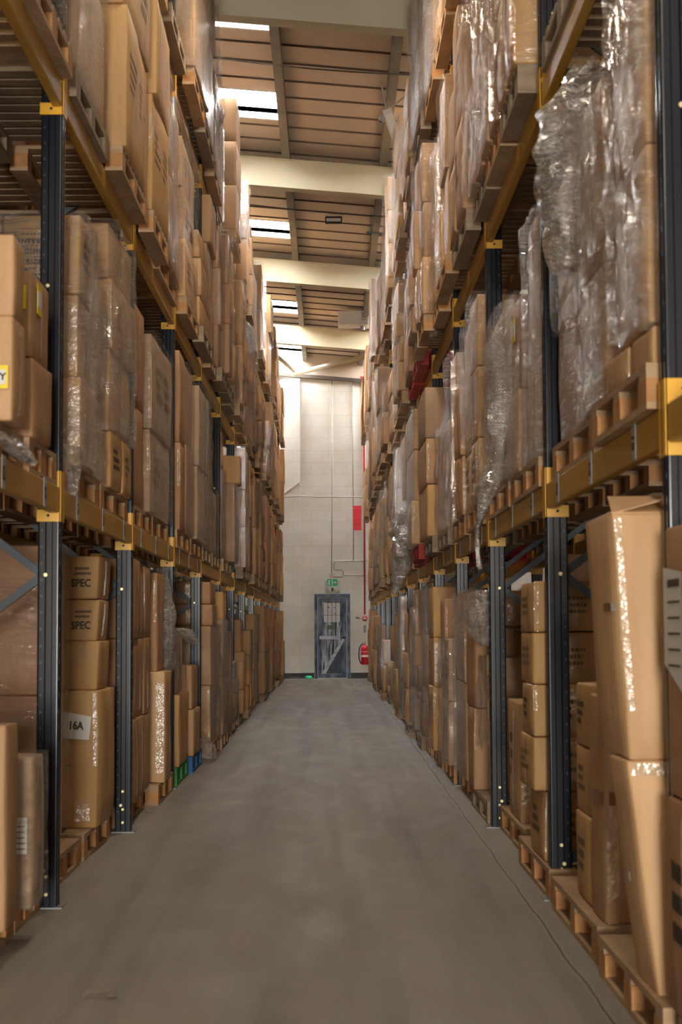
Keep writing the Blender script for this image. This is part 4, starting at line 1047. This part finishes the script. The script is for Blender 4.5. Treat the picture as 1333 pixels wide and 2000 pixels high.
    if ft == 'sidelabel':
        x = -w/2-B['bulge']-.008
        lb = MB().quad((x, l*.44, .38), (x, -l*.10, .30), (x, -l*.10, .64), (x, l*.44, .66)).build('paper_label', WHITE, o)
        dm = MB()
        for i in range(6):
            z = .60-i*.045; dm.box(x-.002, x-.001, -l*.04, l*.30, z, z+(.022 if i == 0 else .006))
        dm.build('printed_marking', INK, lb)
    if ft == 'browntape':
        mb = MB(); patch(bs_, 'front', .04, .5, .52, .58, s, .002, mb, 4); patch(bs_, 'aisle', .3, .98, .52, .58, s, .002, mb, 4); mb.build('brown_tape', TAPEB, o)
        mb = MB(); 
        for j in range(8): patch(bs_, 'front', .02, .12, j/8, (j+1)/8, s, .0012, mb, 1)
        mb.build('packing_tape', TAPE, o, True)
    if ft == 'dot':
        mb = MB(); patch(bs_, 'aisle', .45, .60, .46, .50, s, .002, mb, 1); mb.build('white_sticker', WHITE, o)
        mb = MB(); patch(bs_, 'front', .02, .98, .94, .99, s, .0015, mb, 6); mb.build('packing_tape', TAPE, o, True)
    if ft == 'openflap':
        c = bs_
        fl = MB(); t_ = .004
        # long flap rising towards the rear, side flap folded in
        P = [bs_.pt(0.0, .02, 1), bs_.pt(1, .02, 1), bs_.pt(1, .98, 1), bs_.pt(0, .98, 1)]
        a, b_, c_, d_ = P
        fl.prism([a+Vector((0, 0, .002)), b_+Vector((0, 0, .002)), b_+Vector((-.02, .24, .07)), a+Vector((.03, .24, .07))], (0, 0, t_)); 
        fl.build('box_flap', M, o)
        fl = MB(); fl.prism([d_, a, a+Vector((.17, .03, .045)), d_+Vector((.17, -.03, .075))], (0, 0, t_)); fl.build('box_flap', M, o)
        fl = MB(); fl.prism([c_, b_, b_+Vector((-.15, .03, .05)), c_+Vector((-.15, -.03, .08))], (0, 0, t_)); fl.build('box_flap', M, o)
        mb = MB(); patch(bs_, 'front', .0, .05, .2, .98, s, .0015, mb, 6); mb.build('packing_tape', TAPE, o, True)
        mb = MB(); patch(bs_, 'aisle', .62, .82, .60, .635, s, .002, mb, 1); mb.build('brown_tape', TAPEB, o)
        mb = MB(); patch(bs_, 'aisle', .84, .97, .60, .635, s, .002, mb, 1); mb.build('white_sticker', WHITE, o)
        mb = MB()
        for (p, q, r_, u_) in ((.55, .92, .15, .153), (.55, .92, .75, .753), (.55, .553, .15, .75)): patch(bs_, 'front', p, q, r_, u_, s, .0015, mb, 2)
        mb.build('printed_marking', INKF, o)
    return o
LIM = 300
for B in BOXES[:LIM]: build_carton(B)
vs_, fs_, mi_ = [], [], []
for B in BOXES[LIM:]:
    w, l, h = B['x1']-B['x0'], B['y1']-B['y0'], B['z1']-B['z0']
    bs_ = BoxSurf(w, l, h, B['bulge'], .012, B['seed'] % 1000, (0, 0), .014); v, f = box_geo(bs_, 3)
    n = len(vs_); c = Vector(((B['x0']+B['x1'])/2, (B['y0']+B['y1'])/2, B['z0']))
    vs_ += [p+c for p in v]; fs_ += [tuple(n+i for i in q) for q in f]; mi_ += [B['tint']]*len(f)
if vs_:
    o = mobj('cardboard_boxes', vs_, fs_, None, None, True, mats=CARD, mi=mi_)
    tag(o, 'small distant brown cartons filling the far ends of both racks', 'boxes', kind='stuff')

# ------------------------------------------------------------------ stretch film
def film_shell(F_):
    side, lv, k, Y0, Y1, Xf, z0, z1, w, mode, seed, sk = F_
    s = RACK[side]['s']; rn = random.Random(seed+5); off = Vector((seed % 83, seed % 59, seed % 31))
    far = Y0 > 18
    if mode == 'half': z0 = z0+(z1-z0)*rn.uniform(.35, .5)
    loose = {'tight': .005, 'side': .012, 'loose': .020, 'half': .012, 'big': .016}[mode]
    base = {'tight': .026, 'side': .024, 'loose': .034, 'half': .026, 'big': .032}[mode]
    x0, x1 = Xf-base, Xf+w+.02; ya, yb = Y0-base+.004, Y1+base-.02
    if x1-x0 < .1: return
    # path: rear corner -> along front -> along aisle face -> rear corner
    P = [Vector((x1, ya)), Vector((x0, ya)), Vector((x0, yb)), Vector((x1, yb))]
    if s < 0: pass
    segs = []; N_ = 10 if far else 20
    pts = []
    for a, b_, n in ((P[0], P[1], N_), (P[1], P[2], int(N_*1.4)), (P[2], P[3], 4)):
        nrm = Vector(((b_-a).y, -(b_-a).x)).normalized()
        cen = (P[0]+P[2])/2
        if (a+b_)/2 != cen and nrm.dot((a+b_)/2-cen) < 0: nrm = -nrm
        for i in range(n): t = i/n; pts.append((a.lerp(b_, t), nrm, min(t, 1-t)))
    pts.append((P[3], Vector((0, 1)), 0))
    rows = 14 if far else 30
    vs = []; fs = []
    rag0 = rn.uniform(.01, .05); rag1 = rn.uniform(.0, .05)
    slope = rn.uniform(-.12, .12) if mode in ('half', 'big', 'loose') else 0
    H = z1-z0
    for j in range(rows+1):
        v = j/rows
        for i, (p, nm_, e) in enumerate(pts):
            u = i/len(pts)
            zz = z0+H*v
            r0 = noise.noise(Vector((u*9, 1.3, 2))+off)*rag0*2+slope*(u-.5)
            zz += r0*(1-v) if mode in ('half', 'loose', 'big') else abs(r0)*(1-v)*.3
            zz += .012*v
            q = Vector((p.x*2.0, p.y*2.0, zz*1.1))
            fold = noise.noise(Vector((q.x*3.2+q.z*2.6, q.y*3.2-q.z*2.2, q.z*.8))+off)
            fine = noise.noise(Vector((q.x*9+q.z*7, q.y*9, q.z*5))+off*1.7)
            d = loose*(abs(fold)*2.2)+loose*.35*fine
            if far: d *= .8
            if d < -.004: d = -.004
            rd = .012 if e < .02 else 0
            vs.append((s*(p.x+nm_.x*(d-rd)), p.y+nm_.y*(d-rd), zz))
    n = len(pts)
    for j in range(rows):
        for i in range(n-1): a = j*n+i; fs.append((a, a+1, a+n+1, a+n))
    si = SIDX[(side, lv, k, str(sk[3]))]
    wd = {'tight': 'tight clear', 'side': 'wrinkled clear', 'loose': 'loose wrinkled clear', 'half': 'clear upper-half', 'big': 'thick wrinkled clear'}[mode]
    o = mobj('stretch_film', vs, fs, FILMD if mode in ('big', 'side') else FILM, None, True)
    tag(o, '%s stretch film around %s stack, %s bay, %s, %s rack' % (wd, ORD[si], ORD[min(13, k+1)], LEV[lv], side), 'stretch film', 'stretch film on the loads')
for F_ in FILMS:
    if F_[3] < 34: film_shell(F_)

def hang(label, pts, seed, mat_=FILMW, fold=.035):
    """crumpled sheet of film hanging along pts = (x, y, z, width along the aisle, depth)"""
    off = Vector((seed*3.3, seed*1.7, seed)); R_ = 34; C_ = 22; vs = []; fs = []
    n = len(pts)-1
    for j in range(R_+1):
        t = j/R_*n; i = min(n-1, int(t)); f = t-i; f = f*f*(3-2*f)
        a, b_ = pts[i], pts[i+1]; p = [a[q]+(b_[q]-a[q])*f for q in range(5)]
        for c in range(C_+1):
            th = 2*math.pi*c/C_
            q = Vector((math.cos(th)*1.4, math.sin(th)*1.4, p[2]*3.0))
            d = 1+.55*noise.noise(q*1.5+off)+.35*noise.noise(q*3.7+off*2)
            vs.append((p[0]+math.cos(th)*p[4]*.5*d+noise.noise(q*2+off)*fold, p[1]+math.sin(th)*p[3]*.5*d, p[2]+noise.noise(q*2.5+off*3)*.02))
    for j in range(R_):
        for c in range(C_): a = j*(C_+1)+c; fs.append((a, a+1, a+C_+2, a+C_+1))
    o = mobj('loose_stretch_film', vs, fs, mat_, None, True); return tag(o, label, 'stretch film', 'loose hanging film')
def hp(px, py, Y, wy, dx): p = un(px, py, Y=Y); return (p.x, p.y, p.z, wy, dx)
hang('long bunched film hanging in front of the third right upright', [hp(1010, 585, 9.3, .3, .1), hp(990, 680, 9.3, .45, .2), hp(985, 780, 9.3, .45, .2), hp(975, 830, 9.3, .35, .16), hp(968, 900, 9.3, .25, .09), hp(955, 950, 9.3, .3, .10), hp(945, 985, 9.3, .12, .05), hp(932, 1030, 9.4, .03, .015), hp(937, 1110, 9.4, .015, .008)], 3)
hang('crumpled film sheet hanging at the corner of the nearest right first-shelf load', [hp(1150, 130, 6.9, .2, .1), hp(1130, 210, 6.9, .5, .28), hp(1125, 320, 6.9, .5, .30), hp(1120, 440, 6.9, .45, .22), hp(1105, 530, 6.9, .2, .08)], 8)
hang('torn film flap hanging beside the third left upright at floor level', [hp(312, 1110, 12.9, .25, .08), hp(322, 1180, 12.9, .4, .10), hp(328, 1260, 12.9, .45, .10), hp(325, 1330, 12.9, .2, .06), hp(325, 1345, 12.9, .05, .02)], 12)
hang('puffed film tail sticking out past the fourth left upright', [hp(345, 1228, 13.6, .2, .1), hp(362, 1232, 13.6, .3, .12), hp(378, 1250, 13.7, .15, .06), hp(386, 1256, 13.7, .05, .02)], 14)
hang('crumpled film bundle lying on the floor beyond the blue pallet', [hp(392, 1440, 15.95, .3, .06), hp(402, 1455, 15.95, .6, .16), hp(405, 1476, 15.95, .6, .18), hp(403, 1484, 15.95, .4, .12)], 15)
hang('shredded film end dangling from the nearest left first-shelf pallet', [hp(133, 870, 8.0, .2, .05), hp(132, 900, 8.0, .25, .07), hp(140, 940, 8.0, .2, .06), hp(146, 966, 8.0, .08, .03)], 16)
hang('bunched film lying over the first-shelf pallet edge at the left margin', [hp(-5, 850, 6.5, .3, .1), hp(18, 872, 6.5, .4, .09), hp(38, 892, 6.6, .3, .06), hp(60, 905, 6.7, .1, .03)], 17)
hang('loose film bag hanging under the first shelf near the far right', [hp(790, 985, 19.5, .5, .12), hp(782, 1040, 19.5, 1.0, .22), hp(788, 1090, 19.5, 1.0, .24), hp(780, 1130, 19.5, .6, .12), hp(772, 1160, 19.5, .3, .06)], 18)
hang('white puffed film on the second-shelf load beside the fifth right upright', [hp(858, 485, 14.6, .25, .06), hp(852, 520, 14.6, .5, .14), hp(850, 600, 14.6, .5, .15), hp(846, 660, 14.6, .2, .07)], 19)
hang('clump of bunched film bulging from the floor load at the second-nearest right stack', [hp(940, 1155, 10.85, .3, .10), hp(942, 1195, 10.85, .4, .14), hp(940, 1235, 10.85, .4, .14), hp(945, 1260, 10.85, .2, .06)], 20)
hang('short film tail on the second-shelf left load near the seventh upright', [hp(478, 632, 22.5, .5, .08), hp(488, 650, 22.5, .6, .14), hp(492, 675, 22.5, .5, .10), hp(490, 690, 22.5, .2, .04)], 21)
hang('silvery film hanging beside the top-shelf left load', [hp(395, 140, 16.9, .3, .06), hp(405, 180, 16.9, .6, .14), hp(420, 230, 16.9, .6, .16), hp(410, 290, 16.9, .4, .10)], 22)
